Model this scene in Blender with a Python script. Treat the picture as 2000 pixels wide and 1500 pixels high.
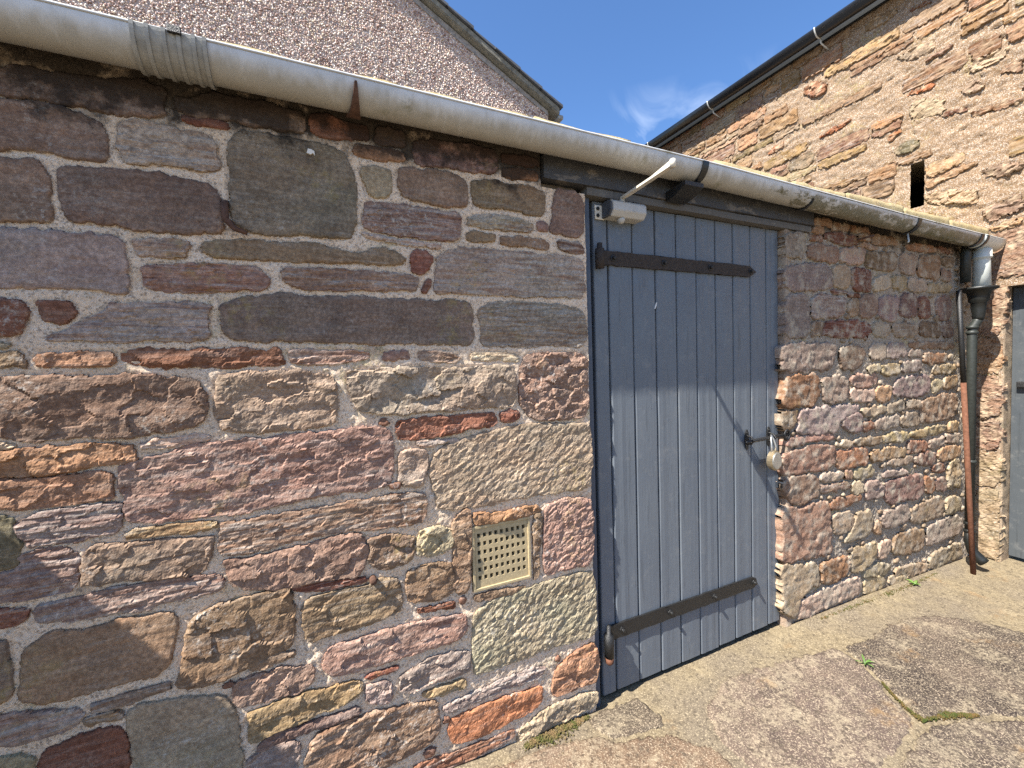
import bpy, bmesh, math, random
import numpy as np

# ------------------------------------------------------------------ scene, camera, sky, sun, exposure
for o in list(bpy.data.objects):
    bpy.data.objects.remove(o)
scene = bpy.context.scene
C = scene.collection
EYE = np.array([0.0, -1.35, 1.34])           # x along the shed wall, y into it, z up
FOCAL = 834.3 / 2000.0                        # focal length as a fraction of the picture width
YAW, PITCH, ROLL = math.radians(-24.83), math.radians(-2.40), math.radians(-1.77)


def camera_axes():
    cy, sy = math.cos(YAW), math.sin(YAW)
    fwd = np.array([-sy * math.cos(PITCH), cy * math.cos(PITCH), math.sin(PITCH)])
    right = np.array([cy, sy, 0.0])
    up = np.cross(right, fwd)
    r = right * math.cos(ROLL) + up * math.sin(ROLL)
    u = -right * math.sin(ROLL) + up * math.cos(ROLL)
    return r, u, fwd


from mathutils import Matrix, Vector
cam_data = bpy.data.cameras.new('camera')
cam = bpy.data.objects.new('camera', cam_data)
C.objects.link(cam)
_r, _u, _f = camera_axes()
cam.matrix_world = Matrix(((_r[0], _u[0], -_f[0], EYE[0]), (_r[1], _u[1], -_f[1], EYE[1]),
                           (_r[2], _u[2], -_f[2], EYE[2]), (0, 0, 0, 1)))
cam_data.sensor_fit = 'HORIZONTAL'
cam_data.sensor_width = 36.0
cam_data.lens = 36.0 * FOCAL
cam_data.clip_start = 0.02
cam_data.clip_end = 2000.0
scene.camera = cam

SUN = np.array([3.9, 1.0, -5.4])              # direction the sunlight travels
SUN = SUN / np.linalg.norm(SUN)
ELEV = math.asin(-SUN[2])
AZIM = math.atan2(-SUN[0], -SUN[1])           # clockwise from +Y
world = bpy.data.worlds.new('World')
scene.world = world
world.use_nodes = True
wn, wl = world.node_tree.nodes, world.node_tree.links
wn.clear()
w_out = wn.new('ShaderNodeOutputWorld')
w_bg = wn.new('ShaderNodeBackground')
w_sky = wn.new('ShaderNodeTexSky')
w_sky.sky_type = 'NISHITA'
w_sky.sun_disc = False
w_sky.sun_elevation = ELEV
w_sky.sun_rotation = AZIM
w_sky.air_density = 1.0
w_sky.dust_density = 0.5
w_sky.ozone_density = 9.0
w_bg.inputs['Strength'].default_value = 0.085
# thin cirrus: streaky noise over the whole sky, thinning out overhead
w_geo = wn.new('ShaderNodeTexCoord')
w_map = wn.new('ShaderNodeMapping')
w_map.inputs['Rotation'].default_value = (0.35, 0.5, 0.25)
w_map.inputs['Location'].default_value = (0.35, 0.1, 0.0)
w_map.inputs['Scale'].default_value = (5.0, 5.0, 1.6)
w_n1 = wn.new('ShaderNodeTexNoise')
w_n1.inputs['Scale'].default_value = 1.6
w_n1.inputs['Detail'].default_value = 7.0
w_n1.inputs['Roughness'].default_value = 0.55
w_n1.inputs['Distortion'].default_value = 1.6
w_r1 = wn.new('ShaderNodeMapRange')
w_r1.inputs['From Min'].default_value = 0.51
w_r1.inputs['From Max'].default_value = 0.78
w_sep = wn.new('ShaderNodeSeparateXYZ')
w_low = wn.new('ShaderNodeMapRange')
w_low.inputs['From Min'].default_value = 0.52
w_low.inputs['From Max'].default_value = 0.32
w_mul = wn.new('ShaderNodeMath')
w_mul.operation = 'MULTIPLY'
w_mix = wn.new('ShaderNodeMixRGB')
w_mix.inputs['Color2'].default_value = (6.0, 6.6, 7.4, 1.0)
wl.new(w_geo.outputs['Generated'], w_map.inputs['Vector'])
wl.new(w_map.outputs['Vector'], w_n1.inputs['Vector'])
wl.new(w_n1.outputs['Fac'], w_r1.inputs['Value'])
wl.new(w_geo.outputs['Generated'], w_sep.inputs['Vector'])
wl.new(w_sep.outputs['Z'], w_low.inputs['Value'])
wl.new(w_r1.outputs['Result'], w_mul.inputs[0])
wl.new(w_low.outputs['Result'], w_mul.inputs[1])
wl.new(w_mul.outputs['Value'], w_mix.inputs['Fac'])
w_hsv = wn.new('ShaderNodeHueSaturation')
w_hsv.inputs['Saturation'].default_value = 1.03
wl.new(w_sky.outputs['Color'], w_hsv.inputs['Color'])
wl.new(w_hsv.outputs['Color'], w_mix.inputs['Color1'])
wl.new(w_mix.outputs['Color'], w_bg.inputs['Color'])
wl.new(w_bg.outputs['Background'], w_out.inputs['Surface'])

sun_data = bpy.data.lights.new('sun', 'SUN')
sun_data.energy = 5.0
sun_data.angle = math.radians(0.53)
sun_data.color = (1.0, 0.95, 0.87)
sun_obj = bpy.data.objects.new('sun', sun_data)
C.objects.link(sun_obj)
sun_obj.rotation_euler = Vector(SUN).to_track_quat('-Z', 'Y').to_euler()
sun_obj.location = (-4, -3, 8)

scene.view_settings.view_transform = 'Standard'
scene.view_settings.look = 'None'
scene.view_settings.gamma = 1.0
scene.view_settings.use_curve_mapping = False
scene.view_settings.exposure = 1.55
scene.cycles.use_denoising = False
scene.cycles.max_bounces = 6
scene.cycles.diffuse_bounces = 4

random.seed(7)
RNG = np.random.default_rng(7)

# ------------------------------------------------------------------ numpy noise
def _hash(i, j, k):
    n = (i * 374761393 + j * 668265263 + k * 2147483647 + 1013904223) & 0xFFFFFFFF
    n = ((n ^ (n >> 13)) * 1274126177) & 0xFFFFFFFF
    n = ((n ^ (n >> 16)) * 2246822519) & 0xFFFFFFFF
    return ((n ^ (n >> 15)) & 0xFFFFFF) / float(0x7FFFFF) - 1.0


def noise2(x, y, seed=0):
    x = np.asarray(x, float); y = np.asarray(y, float)
    xi = np.floor(x).astype(np.int64); yi = np.floor(y).astype(np.int64)
    fx = x - xi; fy = y - yi
    ux = fx * fx * fx * (fx * (fx * 6 - 15) + 10); uy = fy * fy * fy * (fy * (fy * 6 - 15) + 10)
    s = int(seed) * 7919 + 13
    a = _hash(xi, yi, s); b = _hash(xi + 1, yi, s); c = _hash(xi, yi + 1, s); d = _hash(xi + 1, yi + 1, s)
    return (a * (1 - ux) + b * ux) * (1 - uy) + (c * (1 - ux) + d * ux) * uy


def fbm(x, y, seed=0, oct=4, gain=0.5):
    t = np.zeros_like(np.asarray(x, float)); a = 1.0; tot = 0.0; ca, sa = 0.8, 0.6
    for o in range(oct):
        t += a * noise2(x, y, seed + o * 17); tot += a
        a *= gain
        x, y = (ca * x - sa * y) * 2.03 + 5.1, (sa * x + ca * y) * 2.03 + 1.7
    return t / tot


def fbm_flat(x, y, seed=0, oct=4, gain=0.5):       # keeps its stretch direction (for bedding planes)
    t = np.zeros_like(np.asarray(x, float)); a = 1.0; tot = 0.0
    for o in range(oct):
        t += a * noise2(x, y, seed + o * 17); tot += a
        a *= gain
        x, y = x * 2.03 + 5.1, y * 2.03 + 1.7
    return t / tot


# ------------------------------------------------------------------ materials
def lin(r, g, b):
    f = lambda c: (c / 255.0) / 12.92 if c / 255.0 <= 0.04045 else (((c / 255.0) + 0.055) / 1.055) ** 2.4
    return (f(r), f(g), f(b))


class Mat:
    def __init__(self, name):
        self.m = bpy.data.materials.new(name)
        self.m.use_nodes = True
        self.nt = self.m.node_tree
        self.N, self.L = self.nt.nodes, self.nt.links
        self.N.clear()
        self.out = self.N.new('ShaderNodeOutputMaterial')
        self.b = self.N.new('ShaderNodeBsdfPrincipled')
        self.L.new(self.b.outputs[0], self.out.inputs[0])
        self.geo = self.N.new('ShaderNodeNewGeometry')
        self.pos = self.geo.outputs['Position']

    def mapped(self, scale, rot=(0, 0, 0), vec=None):
        n = self.N.new('ShaderNodeMapping')
        n.inputs['Scale'].default_value = scale
        n.inputs['Rotation'].default_value = rot
        self.L.new(vec or self.pos, n.inputs['Vector'])
        return n.outputs['Vector']

    def noise(self, scale, detail=4, rough=0.55, vec=None, dist=0.0):
        n = self.N.new('ShaderNodeTexNoise')
        n.inputs['Scale'].default_value = scale
        n.inputs['Detail'].default_value = detail
        n.inputs['Roughness'].default_value = rough
        n.inputs['Distortion'].default_value = dist
        self.L.new(vec or self.pos, n.inputs['Vector'])
        return n.outputs['Fac']

    def voronoi(self, scale, feature='F1', vec=None, out='Distance'):
        n = self.N.new('ShaderNodeTexVoronoi')
        n.feature = feature
        n.inputs['Scale'].default_value = scale
        self.L.new(vec or self.pos, n.inputs['Vector'])
        return n.outputs[out]

    def rng(self, v, a, b, c=0.0, d=1.0):
        n = self.N.new('ShaderNodeMapRange')
        n.inputs['From Min'].default_value = a; n.inputs['From Max'].default_value = b
        n.inputs['To Min'].default_value = c; n.inputs['To Max'].default_value = d
        self.L.new(v, n.inputs['Value'])
        return n.outputs['Result']

    def math(self, op, a, b=None):
        n = self.N.new('ShaderNodeMath'); n.operation = op
        for i, v in enumerate((a, b)):
            if v is None: continue
            if isinstance(v, (int, float)): n.inputs[i].default_value = v
            else: self.L.new(v, n.inputs[i])
        return n.outputs[0]

    def mix(self, fac, c1, c2, mode='MIX'):
        n = self.N.new('ShaderNodeMixRGB'); n.blend_type = mode
        for i, v in enumerate((fac, c1, c2)):
            if isinstance(v, (int, float)): n.inputs[i].default_value = v
            elif isinstance(v, tuple): n.inputs[i].default_value = (*v[:3], 1.0)
            else: self.L.new(v, n.inputs[i])
        return n.outputs[0]

    def color(self, c):
        if isinstance(c, tuple): self.b.inputs['Base Color'].default_value = (*c, 1.0)
        else: self.L.new(c, self.b.inputs['Base Color'])

    def rough(self, v):
        if isinstance(v, (int, float)): self.b.inputs['Roughness'].default_value = v
        else: self.L.new(v, self.b.inputs['Roughness'])

    def spec(self, v): self.b.inputs['Specular IOR Level'].default_value = v
    def metal(self, v): self.b.inputs['Metallic'].default_value = v

    def bump(self, h, dist=0.002, strength=1.0):
        n = self.N.new('ShaderNodeBump')
        n.inputs['Strength'].default_value = strength
        n.inputs['Distance'].default_value = dist
        self.L.new(h, n.inputs['Height'])
        if self.b.inputs['Normal'].is_linked:
            self.L.new(self.b.inputs['Normal'].links[0].from_socket, n.inputs['Normal'])
        self.L.new(n.outputs['Normal'], self.b.inputs['Normal'])

    def objcol(self):
        n = self.N.new('ShaderNodeObjectInfo')
        return n.outputs['Color'], n.outputs['Random'], n.outputs['Alpha']


def stone_material(name, lichen=0.35, wash=None, washamt=0.0, yellow=0.25, grime=False):
    m = Mat(name)
    col, rnd, alpha = m.objcol()
    # bedding streaks (strength from the stone's own alpha) and broad blotches
    bed = m.noise(1.0, 6, 0.68, m.mapped((6, 6, 70), (0.05, 0.07, 0)), 0.8)
    blot = m.noise(9.0, 5, 0.6)
    fine = m.noise(95.0, 4, 0.7)
    grit = m.noise(420.0, 2, 0.6)
    c = m.mix(m.rng(blot, 0.3, 0.72), m.mix(1.0, col, (0.72, 0.70, 0.69), 'MULTIPLY'), m.mix(1.0, col, (1.34, 1.32, 1.28), 'MULTIPLY'))
    hue = m.noise(4.0, 3, 0.5, m.mapped((1, 1, 1.7), (0.3, 0.2, 1)))
    c = m.mix(m.math('MULTIPLY', m.rng(hue, 0.5, 0.75), 0.35), c, m.mix(1.0, col, (1.22, 0.98, 0.86), 'MULTIPLY'))
    c = m.mix(m.math('MULTIPLY', m.rng(hue, 0.48, 0.3), 0.4), c, m.mix(1.0, col, (0.85, 1.0, 0.98), 'MULTIPLY'))
    bl = m.math('MULTIPLY', m.rng(bed, 0.5, 0.68), alpha)
    c = m.mix(m.math('MULTIPLY', bl, 0.9), c, (0.40, 0.36, 0.32))
    bd = m.math('MULTIPLY', m.rng(bed, 0.5, 0.32), alpha)
    c = m.mix(m.math('MULTIPLY', bd, 0.85), c, m.mix(1.0, col, (0.6, 0.42, 0.36), 'MULTIPLY'))
    c = m.mix(m.rng(fine, 0.42, 0.66, 0.0, 0.75), c, m.mix(1.0, c, (0.50, 0.48, 0.47), 'MULTIPLY'))
    c = m.mix(m.rng(fine, 0.46, 0.28, 0.0, 0.6), c, m.mix(1.0, c, (1.5, 1.48, 1.42), 'MULTIPLY'))
    c = m.mix(m.rng(grit, 0.54, 0.70, 0.0, 0.6), c, m.mix(1.0, c, (1.7, 1.65, 1.5), 'MULTIPLY'))
    # white crusts and specks of old limewash / lichen
    lsel = m.math('MULTIPLY', m.rng(m.noise(5.0, 2, 0.5, m.mapped((1, 1, 1), (0.7, 0.1, 2))), 0.56, 0.66), m.rng(m.noise(60.0, 5, 0.75), 0.54, 0.64))
    c = m.mix(m.math('MULTIPLY', lsel, lichen), c, (0.52, 0.49, 0.44))
    ysel = m.math('MULTIPLY', m.rng(m.noise(3.2, 2, 0.5, m.mapped((1, 1, 1), (1.7, 0.6, 1))), 0.60, 0.70), m.rng(m.noise(35.0, 4, 0.7), 0.48, 0.62))
    c = m.mix(m.math('MULTIPLY', ysel, yellow), c, (0.38, 0.30, 0.07))
    # smears of pointing mortar along some of the edges
    smear = m.math('MULTIPLY', m.rng(m.noise(7.0, 3, 0.5, m.mapped((1, 1, 1), (2.2, 1.6, 0.3))), 0.55, 0.7), m.rng(m.noise(120.0, 3, 0.7), 0.5, 0.62))
    c = m.mix(m.math('MULTIPLY', smear, 0.35), c, (0.40, 0.34, 0.27))
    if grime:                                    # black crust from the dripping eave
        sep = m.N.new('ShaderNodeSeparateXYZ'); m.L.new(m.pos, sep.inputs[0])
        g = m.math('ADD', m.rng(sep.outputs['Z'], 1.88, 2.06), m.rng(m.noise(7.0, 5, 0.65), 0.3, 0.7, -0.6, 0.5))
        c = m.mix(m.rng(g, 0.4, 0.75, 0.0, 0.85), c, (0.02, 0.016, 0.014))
    if wash:
        wf = m.rng(m.noise(14.0, 5, 0.65), 0.5 - washamt * 0.28, 0.66 - washamt * 0.28)
        c = m.mix(m.math('MULTIPLY', wf, 0.9), c, wash)
    m.color(c)
    m.rough(0.92); m.spec(0.18)
    m.bump(m.noise(210.0, 3, 0.75), 0.0026, 0.8)
    m.bump(m.noise(80.0, 5, 0.75), 0.0042, 0.7)
    m.bump(bed, 0.003, 0.35)
    return m.m


def mortar_material(name, base, dark, grime=False):
    m = Mat(name)
    n = m.noise(110.0, 5, 0.75)
    v = m.voronoi(210.0, out='Color')
    vv = m.N.new('ShaderNodeSeparateColor'); m.L.new(v, vv.inputs[0])
    c = m.mix(m.rng(n, 0.36, 0.62), dark, base)
    c = m.mix(m.rng(vv.outputs[0], 0.6, 1.0, 0.0, 0.55), c, (0.68, 0.62, 0.54))
    c = m.mix(m.rng(vv.outputs[1], 0.74, 0.92, 0.0, 0.6), c, (0.20, 0.16, 0.13))
    c = m.mix(m.rng(m.noise(6.0, 4, 0.6), 0.45, 0.72, 0.0, 0.5), c, m.mix(1.0, c, (0.75, 0.72, 0.67), 'MULTIPLY'))
    ysel = m.math('MULTIPLY', m.rng(m.noise(4.0, 3, 0.6, m.mapped((1, 1, 1), (0.4, 0.6, 1))), 0.55, 0.68), m.rng(m.noise(45.0, 3, 0.7), 0.45, 0.6))
    c = m.mix(m.math('MULTIPLY', ysel, 0.45), c, (0.34, 0.29, 0.10))
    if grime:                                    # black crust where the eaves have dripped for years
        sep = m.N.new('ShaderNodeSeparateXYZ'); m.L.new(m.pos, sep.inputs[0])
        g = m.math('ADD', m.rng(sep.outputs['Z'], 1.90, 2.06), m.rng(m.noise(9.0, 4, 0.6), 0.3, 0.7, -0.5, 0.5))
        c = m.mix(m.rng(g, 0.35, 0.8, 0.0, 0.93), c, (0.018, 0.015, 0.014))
    m.color(c)
    m.rough(0.95); m.spec(0.12)
    m.bump(m.noise(300.0, 3, 0.75), 0.003, 0.8)
    m.bump(n, 0.005, 0.8)
    return m.m


M = {}
M['stone'] = stone_material('red_sandstone', 0.6, grime=True)
M['stone_right'] = stone_material('lichened_sandstone', 0.55, (0.40, 0.34, 0.26), 0.02, 0.2)
M['stone_barn'] = stone_material('limewashed_rubble', 0.5, (0.29, 0.20, 0.125), 0.08, 0.10)
M['slab_barn'] = stone_material('bare_barn_stone', 0.5, (0.40, 0.30, 0.20), 0.06, 0.12)
M['mortar'] = mortar_material('gritty_lime_mortar', (0.88, 0.69, 0.51), (0.60, 0.46, 0.33), True)
M['mortar_right'] = mortar_material('lichened_mortar', (0.42, 0.345, 0.26), (0.22, 0.175, 0.13), True)
M['mortar_barn'] = mortar_material('warm_harl_mortar', (0.29, 0.195, 0.115), (0.17, 0.11, 0.066))


def paint(name, col, rough=0.5, worn=None, grain=True):
    m = Mat(name)
    v = m.mapped((60, 60, 3.2))
    streak = m.noise(1.0, 4, 0.6, v)
    spots = m.noise(38.0, 4, 0.7)
    c = m.mix(m.rng(m.noise(2.5, 3, 0.5), 0.3, 0.7, 0.0, 1.0), m.mix(1.0, col, (0.92, 0.93, 0.95), 'MULTIPLY'), m.mix(1.0, col, (1.1, 1.08, 1.05), 'MULTIPLY'))
    c = m.mix(m.rng(streak, 0.60, 0.66, 0.0, 0.45), c, m.mix(1.0, col, (0.6, 0.6, 0.6), 'MULTIPLY'))
    crack = m.math('MULTIPLY', m.rng(m.noise(1.0, 2, 0.5, m.mapped((230, 230, 7))), 0.68, 0.72), m.rng(m.noise(6.0, 2, 0.5), 0.5, 0.6))
    c = m.mix(m.math('MULTIPLY', crack, 0.85), c, (0.03, 0.03, 0.032))
    c = m.mix(m.math('MULTIPLY', m.rng(spots, 0.70, 0.74), 0.7), c, (0.05, 0.05, 0.055))
    c = m.mix(m.rng(m.noise(16.0, 5, 0.7), 0.55, 0.8, 0.0, 0.25), c, (0.36, 0.34, 0.30))
    if worn:
        c = m.mix(m.rng(m.noise(18.0, 5, 0.7, m.mapped((0.35, 1, 1))), 0.58, 0.63), c, worn)
    m.color(c)
    m.rough(m.rng(m.noise(20.0, 3, 0.6), 0.3, 0.7, rough - 0.08, rough + 0.12)); m.spec(0.4)
    if grain:
        m.bump(streak, 0.0016, 0.5)
        m.bump(m.noise(55.0, 3, 0.6, m.mapped((1, 1, 0.4))), 0.0012, 0.5)
    m.bump(m.rng(spots, 0.66, 0.74), 0.0012, 0.6)
    return m.m


def plain(name, col, rough=0.6, metal=0.0, mottle=0.35, scale=40.0, bump=0.001, spec=0.4):
    m = Mat(name)
    n = m.noise(scale, 5, 0.65)
    c = m.mix(m.rng(n, 0.3, 0.7), m.mix(1.0, col, (1 - mottle,) * 3, 'MULTIPLY'), m.mix(1.0, col, (1 + mottle,) * 3, 'MULTIPLY'))
    m.color(c); m.rough(rough); m.metal(metal); m.spec(spec)
    if bump: m.bump(m.noise(scale * 3, 4, 0.7), bump, 0.8)
    return m.m


M['door'] = paint('blue_grey_paint', (0.118, 0.135, 0.155), 0.42)
M['frame'] = paint('slate_blue_paint', (0.060, 0.074, 0.100), 0.45)
M['lintel'] = paint('dark_grey_timber_paint', (0.045, 0.045, 0.048), 0.6, (0.13, 0.115, 0.10))
M['batten'] = paint('flaking_grey_batten', (0.10, 0.095, 0.088), 0.7, (0.26, 0.235, 0.20))
M['barn_door'] = paint('barn_door_grey_paint', (0.060, 0.068, 0.074), 0.5)
M['dark'] = plain('unlit_void', (0.012, 0.011, 0.010), 0.95, bump=0, spec=0.0)
M['core'] = plain('rubble_core', (0.16, 0.13, 0.10), 0.95, bump=0.004, scale=30)
M['iron_black'] = plain('black_painted_iron', (0.011, 0.011, 0.011), 0.45, 0.0, 0.4, 120, 0.0022, 0.5)
M['iron_brown'] = plain('weathered_brown_iron', (0.042, 0.032, 0.026), 0.7, 0.0, 0.45, 110, 0.003, 0.3)
M['rust'] = plain('rust', (0.125, 0.055, 0.032), 0.85, 0.0, 0.35, 60, 0.0015, 0.2)
M['rust_dark'] = plain('dark_rust', (0.10, 0.055, 0.038), 0.85, 0.0, 0.4, 80, 0.002, 0.2)
M['steel'] = plain('worn_steel', (0.50, 0.49, 0.46), 0.38, 0.85, 0.2, 60, 0.0004)
M['brass'] = plain('worn_brass', (0.36, 0.29, 0.19), 0.42, 0.75, 0.25, 70, 0.0004)
M['closer'] = plain('silver_enamel', (0.42, 0.41, 0.38), 0.4, 0.0, 0.12, 30, 0.0003, 0.5)
M['closer_end'] = plain('grey_plastic', (0.06, 0.065, 0.075), 0.6, 0.0, 0.2, 40, 0.0003)
M['arm'] = plain('cream_enamel', (0.62, 0.58, 0.49), 0.4, 0.0, 0.12, 30, 0.0003, 0.5)
M['vent'] = plain('buff_terracotta', (0.40, 0.318, 0.185), 0.8, 0.0, 0.16, 70, 0.0008, 0.2)
M['hopper'] = plain('black_green_iron', (0.009, 0.010, 0.009), 0.45, 0.0, 0.3, 60, 0.001, 0.5)
M['pipe'] = plain('grey_green_iron_paint', (0.026, 0.029, 0.025), 0.5, 0.0, 0.3, 50, 0.001, 0.4)
M['plastic_dark'] = plain('black_gutter_plastic', (0.008, 0.009, 0.010), 0.32, 0.0, 0.15, 30, 0.0002, 0.5)
M['plastic_pale'] = plain('pale_clip_plastic', (0.45, 0.45, 0.42), 0.5, 0.0, 0.15, 30, 0.0002)
M['outlet'] = plain('off_white_plastic', (0.52, 0.54, 0.50), 0.42, 0.0, 0.10, 20, 0.0003)
M['joint'] = plain('grey_weathered_plastic', (0.27, 0.265, 0.24), 0.5, 0.0, 0.22, 45, 0.0005)
M['slab'] = stone_material('mossy_roof_slab', 0.7, (0.36, 0.30, 0.17), 0.35, 0.6)
M['slate'] = plain('grey_slate', (0.085, 0.09, 0.10), 0.75, 0.0, 0.3, 12, 0.002)
M['verge'] = plain('lichened_cement_verge', (0.19, 0.18, 0.145), 0.9, 0.0, 0.4, 25, 0.003)
M['fillet'] = plain('smooth_grey_render', (0.27, 0.25, 0.23), 0.9, 0.0, 0.4, 30, 0.004)
M['leaf'] = plain('fresh_green_leaf', (0.075, 0.145, 0.028), 0.55, 0.0, 0.35, 60, 0.0)
M['grass'] = plain('grass_blade', (0.10, 0.17, 0.035), 0.6, 0.0, 0.4, 60, 0.0)
M['white'] = plain('white_splash', (0.70, 0.68, 0.64), 0.7, 0.0, 0.08, 60, 0.0005)


def moss_mat(name, a, b):
    m = Mat(name)
    m.color(m.mix(m.rng(m.noise(28.0, 4, 0.7), 0.4, 0.62), a, b)); m.rough(0.95); m.spec(0.1)
    return m.m


M['moss'] = moss_mat('joint_moss', (0.045, 0.058, 0.016), (0.115, 0.07, 0.028))
M['moss_dry'] = moss_mat('dry_moss', (0.06, 0.068, 0.02), (0.16, 0.11, 0.055))


def gutter_mat():
    m = Mat('aged_grey_white_gutter')
    sep = m.N.new('ShaderNodeSeparateXYZ'); m.L.new(m.pos, sep.inputs[0])
    nrm = m.N.new('ShaderNodeSeparateXYZ'); m.L.new(m.geo.outputs['Normal'], nrm.inputs[0])
    base = m.mix(m.rng(m.noise(14.0, 4, 0.6), 0.3, 0.7), (0.47, 0.475, 0.47), (0.60, 0.605, 0.60))
    # brown drip film on the under side, streaked across the trough
    n = m.noise(1.0, 4, 0.6, m.mapped((40, 14, 14)))
    under = m.math('ADD', m.rng(nrm.outputs['Z'], -0.15, -0.75), m.rng(n, 0.3, 0.7, -0.35, 0.35))
    c = m.mix(m.rng(under, 0.05, 0.85, 0.0, 0.7), base, (0.27, 0.245, 0.19))
    # green-black algae, heaviest towards the outlet end
    al = m.math('ADD', m.rng(sep.outputs['X'], 1.2, 2.4, -0.35, 0.05), m.noise(13.0, 5, 0.7, m.mapped((1.0, 2.2, 2.2))))
    am = m.math('MULTIPLY', m.rng(al, 0.44, 0.50), m.rng(nrm.outputs['Z'], -0.12, -0.30))
    al2 = m.noise(260.0, 3, 0.7, m.mapped((1, 0.3, 0.3)))
    c = m.mix(m.math('MULTIPLY', am, m.rng(al2, 0.35, 0.62, 0.45, 1.0)), c, (0.085, 0.075, 0.03))
    g = m.math('MULTIPLY', m.rng(m.noise(5.0, 2, 0.5, m.mapped((1, 1, 1), (0.2, 0.9, 1.1))), 0.60, 0.66), m.rng(m.noise(55.0, 4, 0.7), 0.45, 0.58))
    c = m.mix(m.math('MULTIPLY', g, 0.6), c, (0.10, 0.095, 0.02))
    m.color(c); m.rough(0.42); m.spec(0.45)
    m.bump(m.noise(160.0, 4, 0.7), 0.0006, 0.5)
    return m.m


M['gutter'] = gutter_mat()


def ground_mat(name, flag):
    m = Mat(name)
    big = m.noise(2.2, 5, 0.6)
    mid = m.noise(16.0, 5, 0.65)
    grain = m.noise(170.0, 4, 0.75)
    pit = m.noise(60.0, 4, 0.75, m.mapped((1, 1, 1), (0, 0, 0.6)))
    if flag:
        col, rnd, alpha = m.objcol()
        c = m.mix(m.rng(mid, 0.32, 0.7), m.mix(1.0, col, (0.7, 0.68, 0.68), 'MULTIPLY'), m.mix(1.0, col, (1.35, 1.3, 1.2), 'MULTIPLY'))
        c = m.mix(m.rng(big, 0.5, 0.7, 0.0, 0.45), c, (0.165, 0.122, 0.09))
        c = m.mix(m.math('MULTIPLY', m.rng(grain, 0.50, 0.62), 0.8), c, (0.42, 0.34, 0.24))
        c = m.mix(m.math('MULTIPLY', m.math('MULTIPLY', m.rng(m.noise(7.0, 5, 0.7), 0.49, 0.60), m.rng(pit, 0.42, 0.55)), 0.6), c, (0.29, 0.24, 0.165))
    else:
        c = m.mix(m.rng(mid, 0.3, 0.7), (0.120, 0.094, 0.060), (0.225, 0.180, 0.112))
        c = m.mix(m.rng(big, 0.45, 0.62, 0.0, 0.75), c, (0.125, 0.102, 0.078))
        c = m.mix(m.math('MULTIPLY', m.rng(grain, 0.52, 0.64), 0.85), c, (0.40, 0.33, 0.22))
    c = m.mix(m.math('MULTIPLY', m.rng(pit, 0.47, 0.36), 0.85), c, (0.065, 0.052, 0.038))
    c = m.mix(m.math('MULTIPLY', m.math('MULTIPLY', m.rng(m.noise(3.4, 3, 0.6, m.mapped((1, 1, 1), (0, 0, 1.9))), 0.60, 0.68), m.rng(m.noise(30.0, 4, 0.7), 0.45, 0.6)), 0.5), c, (0.24, 0.15, 0.07))
    m.color(c); m.rough(0.93); m.spec(0.15)
    m.bump(grain, 0.003, 0.8)
    m.bump(pit, 0.004, 0.7)
    m.bump(mid, 0.008, 0.5)
    return m.m


M['ground'] = ground_mat('worn_cement', False)
M['flag'] = ground_mat('speckled_flagstone', True)


def pebble_mat():
    m = Mat('dashed_pebbles')
    a = m.N.new('ShaderNodeAttribute'); a.attribute_name = 'tint'
    m.color(a.outputs['Color']); m.rough(0.75); m.spec(0.3)
    return m.m


M['pebble'] = pebble_mat()
M['dash'] = plain('pebbledash_bedding', (0.50, 0.41, 0.36), 0.95, 0.0, 0.35, 90, 0.006)

# ------------------------------------------------------------------ object helpers
def link(name, me, mat=None, parent=None, smooth=False):
    o = bpy.data.objects.new(name, me)
    C.objects.link(o)
    if mat is not None and not me.materials: me.materials.append(mat)
    if parent is not None: o.parent = parent
    if smooth: me.polygons.foreach_set('use_smooth', [True] * len(me.polygons))
    return o


def obj(name, bm, mat, parent=None, smooth=False):
    me = bpy.data.meshes.new(name)
    bmesh.ops.recalc_face_normals(bm, faces=bm.faces)
    bm.to_mesh(me); bm.free()
    return link(name, me, mat, parent, smooth)


def tag(o, label=None, cat=None, group=None, kind=None):
    if label: o['label'] = label
    if cat: o['category'] = cat
    if group: o['group'] = group
    if kind: o['kind'] = kind
    return o


def thing(name, label, cat, group=None):
    o = bpy.data.objects.new(name, None)
    o.empty_display_size = 0.1
    C.objects.link(o)
    return tag(o, label, cat, group)


def box(bm, a, b, bevel=0.0, seg=2):
    vs = [bm.verts.new((x, y, z)) for x in (a[0], b[0]) for y in (a[1], b[1]) for z in (a[2], b[2])]
    fs = [bm.faces.new([vs[i] for i in q]) for q in ((0, 1, 3, 2), (4, 6, 7, 5), (0, 4, 5, 1), (2, 3, 7, 6), (0, 2, 6, 4), (1, 5, 7, 3))]
    if bevel:
        es = {e for f in fs for e in f.edges}
        bmesh.ops.bevel(bm, geom=list(es), offset=bevel, segments=seg, profile=0.5, affect='EDGES')
    return vs


def new_box(name, a, b, mat, parent=None, bevel=0.0, seg=2):
    bm = bmesh.new(); box(bm, a, b, bevel, seg)
    return obj(name, bm, mat, parent)


def prism(bm, pts, axis, a, b):
    """polygon pts (2D) extruded along axis from a to b"""
    def P(p, t):
        return {'x': (t, p[0], p[1]), 'y': (p[0], t, p[1]), 'z': (p[0], p[1], t)}[axis]
    v0 = [bm.verts.new(P(p, a)) for p in pts]; v1 = [bm.verts.new(P(p, b)) for p in pts]
    n = len(pts)
    bm.faces.new(v0); bm.faces.new(list(reversed(v1)))
    for i in range(n): bm.faces.new((v0[i], v0[(i + 1) % n], v1[(i + 1) % n], v1[i]))


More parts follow.
